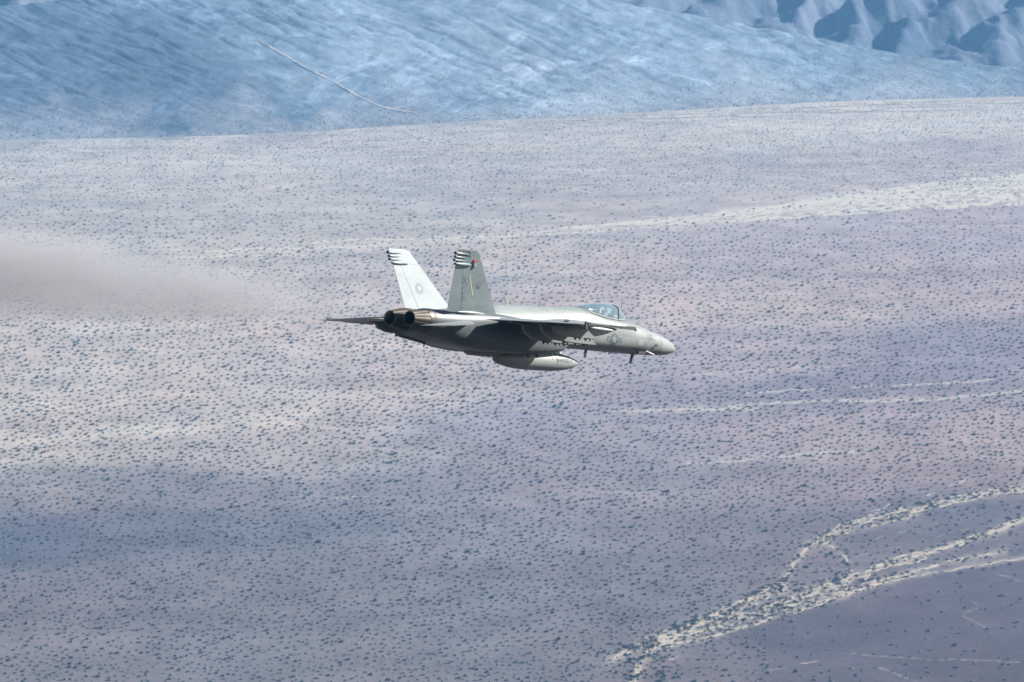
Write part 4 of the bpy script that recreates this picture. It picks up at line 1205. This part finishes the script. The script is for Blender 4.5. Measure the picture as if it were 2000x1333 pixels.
def star(r, n=5, k_=.40): return [(r * (1 if i % 2 == 0 else k_) * math.sin(math.pi * i / n), r * (1 if i % 2 == 0 else k_) * math.cos(math.pi * i / n)) for i in range(2 * n)]
def disc(r, n=24, cx=0, cy=0): return [(cx + r * math.sin(2 * math.pi * i / n), cy + r * math.cos(2 * math.pi * i / n)) for i in range(n)]
def annulus(r0, r1, n=24): return [[(r * math.sin(2 * math.pi * i / n), r * math.cos(2 * math.pi * i / n)) for r, i in ((r0, k_), (r1, k_), (r1, k_ + 1), (r0, k_ + 1))] for k_ in range(n)]
for sd in (1, -1):
    lay('lettering', glyphs('162', .012), fuselage, P_MARK, 2.66 if sd > 0 else 1.98, .26, .25, 1.0, SKIN, sd)
    # roundel: dark disc, pale star, winged bars with outline
    lay('roundel_disc', poly([disc(1)]), fuselage, P_MARK, 5.02, .13, .24, 1, SKIN, sd, .005)
    lay('roundel_star', poly([star(.97)]), fuselage, P_TOP, 5.02, .13, .24, 1, SKIN, sd, .009)
    bars = []
    for g_ in (1, -1):
        for lo, hi in ((.28, .40), (-.02, .08), (-.40, -.28)):
            q = [(g_ * .93, lo), (g_ * 1.9, lo), (g_ * 1.9, hi), (g_ * .93, hi)]; bars.append(q if g_ > 0 else q[::-1])
        q = [(g_ * 1.78, -.28), (g_ * 1.9, -.28), (g_ * 1.9, .28), (g_ * 1.78, .28)]; bars.append(q if g_ > 0 else q[::-1])
    lay('roundel_bar', poly(bars), fuselage, P_MARK, 5.02, .13, .24, 1, SKIN, sd, .005)
    lay('lettering', glyphs('VAMPIRES', .008), tk, P_MARK, 8.10 if sd > 0 else 7.14, -.96, .15, 1.02, TANKB, sd)
    m = [[(0, .55 + .0), (.9, .55), (.9, .75), (0, .75)], [(0, .15), (.7, .15), (.7, .35), (0, .35)]]
    lay('chevron_mark', poly(m), tk, P_MARK, 7.10 if sd > 0 else 6.92, -.96, .15, 1.4, TANKB, sd)
    lay('stencil_panel', poly([[(0, 0), (1, 0), (1, 1), (0, 1)]]), fuselage, paint('worn_panel', (.235, .235, .205), .5, .15, 5), 3.35 if sd > 0 else 2.95, .0, .24, 1.6, SKIN, sd, .004)
    fo = fins[0 if sd > 0 else 1][0]
    lay_fin('lettering', glyphs('162', .02), fo, P_BLACK, 15.86 if sd > 0 else 15.30, .893, .095, 1.0, sd, shear=.4)
    lay_fin('lettering', glyphs('X', -.028), fo, P_MARK, 15.46 if sd > 0 else 15.14, .462, .127, 1.0, sd, shear=.485)
    lay_fin('lettering', glyphs('E', -.028), fo, P_MARK, 15.24 if sd > 0 else 14.9, .248, .166, .9, sd, shear=.485)
    # winged emblem on the outer face
    em = [[(-1, .05), (-.4, .22), (-.15, .5), (0, .8), (.15, .5), (.4, .22), (1, .05), (.6, -.05), (.3, -.12), (0, -.3), (-.3, -.12), (-.6, -.05)]]
    em += [[(x, -.9), (x + .07, -.9), (x + .07, -.2), (x, -.2)] for x in (-.45, -.2, .08, .33)]
    lay_fin('emblem', poly([em[0]]), fo, P_FAINT, 14.47, .481, .085, 1.15, sd)
    lay_fin('emblem', poly([q for q in em[1:]]), fo, P_LOW_SHADE, 14.47, .481, .085, 1.0, sd)
    # round badge on the inner face
    lay_fin('badge', poly([disc(1)]), fo, P_FAINT, 14.83, .393, .092, 1, sd, -1, .004)
    lay_fin('badge', poly([[(-.35, -.35), (.35, -.35), (.35, .35), (-.35, .35)]]), fo, P_TOP, 14.83, .393, .092, 1, sd, -1, .008)
# ================================================================== exhaust smoke
LS = 46.0
def smoke_R(s): return .50 + 1.72 * (1 - np.exp(-s / 12.0)) + .012 * s
m_s = Mat('exhaust_smoke'); m_s.t.nodes.remove(m_s.b)
out = [n for n in m_s.t.nodes if n.type == 'OUTPUT_MATERIAL'][0]
vol = m_s.n('ShaderNodeVolumePrincipled')
vol.inputs['Color'].default_value = (.53, .525, .55, 1)
vol.inputs['Anisotropy'].default_value = 0.0
tc = m_s.n('ShaderNodeTexCoord'); sp = m_s.n('ShaderNodeSeparateXYZ'); m_s.l(tc.outputs['Object'], sp.inputs[0])
def mth(op, a, b=None):
    nd = m_s.n('ShaderNodeMath', operation=op)
    for i, q in enumerate((a, b)):
        if q is None: continue
        if isinstance(q, (int, float)): nd.inputs[i].default_value = q
        else: m_s.l(q, nd.inputs[i])
    return nd.outputs[0]
X_ = sp.outputs['X']
ex = mth('EXPONENT', mth('MULTIPLY', X_, -1 / 12.0))
Rn = mth('ADD', mth('ADD', mth('MULTIPLY', mth('SUBTRACT', 1.0, ex), 1.72), .50), mth('MULTIPLY', X_, .012))
r2 = mth('ADD', mth('MULTIPLY', sp.outputs['Y'], sp.outputs['Y']), mth('MULTIPLY', sp.outputs['Z'], sp.outputs['Z']))
nz = m_s.n('ShaderNodeTexNoise', Scale=1.0, Detail=3.0, Roughness=.55)
mp = m_s.n('ShaderNodeMapping'); mp.inputs['Scale'].default_value = (.22, .7, .7); m_s.l(tc.outputs['Object'], mp.inputs['Vector']); m_s.l(mp.outputs['Vector'], nz.inputs['Vector'])
rel = mth('ADD', mth('DIVIDE', mth('SQRT', r2), Rn), mth('MULTIPLY', mth('SUBTRACT', nz.outputs['Fac'], .5), .75))
mr = m_s.n('ShaderNodeMapRange', interpolation_type='SMOOTHSTEP'); mr.inputs['From Min'].default_value = .95; mr.inputs['From Max'].default_value = .30
mr.inputs['To Min'].default_value = 0; mr.inputs['To Max'].default_value = 1; m_s.l(rel, mr.inputs['Value'])
fade = m_s.n('ShaderNodeMapRange', interpolation_type='SMOOTHSTEP'); fade.inputs['From Min'].default_value = 1.5; fade.inputs['From Max'].default_value = 10.0; fade.inputs['To Min'].default_value = .14; m_s.l(X_, fade.inputs['Value'])
SMOKE_D = .58
m_s.l(mth('MULTIPLY', mth('MULTIPLY', mr.outputs['Result'], fade.outputs['Result']), SMOKE_D), vol.inputs['Density'])
m_s.l(vol.outputs[0], out.inputs['Volume'])
ss_ = np.linspace(0, LS, 30); Vs = []
for s_ in ss_:
    r_ = smoke_R(s_) * 1.02
    Vs += [(s_, r_ * math.cos(q), r_ * math.sin(q)) for q in [2 * math.pi * i / 16 for i in range(16)]]
Fs = [(i * 16 + j, i * 16 + (j + 1) % 16, (i + 1) * 16 + (j + 1) % 16, (i + 1) * 16 + j) for i in range(29) for j in range(16)]
me = raw_mesh('exhaust_smoke', Vs, Fs + [tuple(range(16))[::-1], tuple(29 * 16 + j for j in range(16))], m_s.m)
sm = link('exhaust_smoke', me)
sm.matrix_world = jet.matrix_world @ Matrix.Translation(B((18.4, 0, .36))) @ Matrix.Rotation(math.pi, 4, 'Z')
tag(sm, 'soft grey exhaust smoke trailing behind the jet', 'smoke', None, 'stuff')

# ================================================================== haze
m_h = Mat('haze'); m_h.t.nodes.remove(m_h.b)
out = [n for n in m_h.t.nodes if n.type == 'OUTPUT_MATERIAL'][0]
vol = m_h.n('ShaderNodeVolumePrincipled'); vol.inputs['Density'].default_value = HAZE_DENSITY; vol.inputs['Color'].default_value = HAZE_COLOR + (1,)
m_h.l(vol.outputs[0], out.inputs['Volume'])
bm = bmesh.new(); bmesh.ops.create_cube(bm, size=1); me = bpy.data.meshes.new('haze'); bm.to_mesh(me); bm.free(); me.materials.append(m_h.m)
hz = link('haze', me)
bpy.context.view_layer.update()
mxz = 0; lo = -60; ext = [0, 0, 0, 0]
for o in S.objects:
    if o.type == 'MESH' and o.name in ('ground', 'hillside', 'mountain'):
        n_ = len(o.data.vertices); a = np.zeros(n_ * 3, np.float32); o.data.vertices.foreach_get('co', a); a = a.reshape(-1, 3)
        mxz = max(mxz, a[:, 2].max()); lo = min(lo, a[:, 2].min()); ext = [min(ext[0], a[:, 0].min()), max(ext[1], a[:, 0].max()), min(ext[2], a[:, 1].min()), max(ext[3], a[:, 1].max())]
zt = max(mxz, H) + 12; zb = lo - 1
x0, x1, y0, y1 = ext[0] - 20, ext[1] + 20, min(ext[2], 0) - 60, ext[3] + 20
hz.location = ((x0 + x1) / 2, (y0 + y1) / 2, (zt + zb) / 2); hz.scale = (x1 - x0, y1 - y0, zt - zb)
tag(hz, 'thin blue haze filling the valley air', 'haze', None, 'stuff')
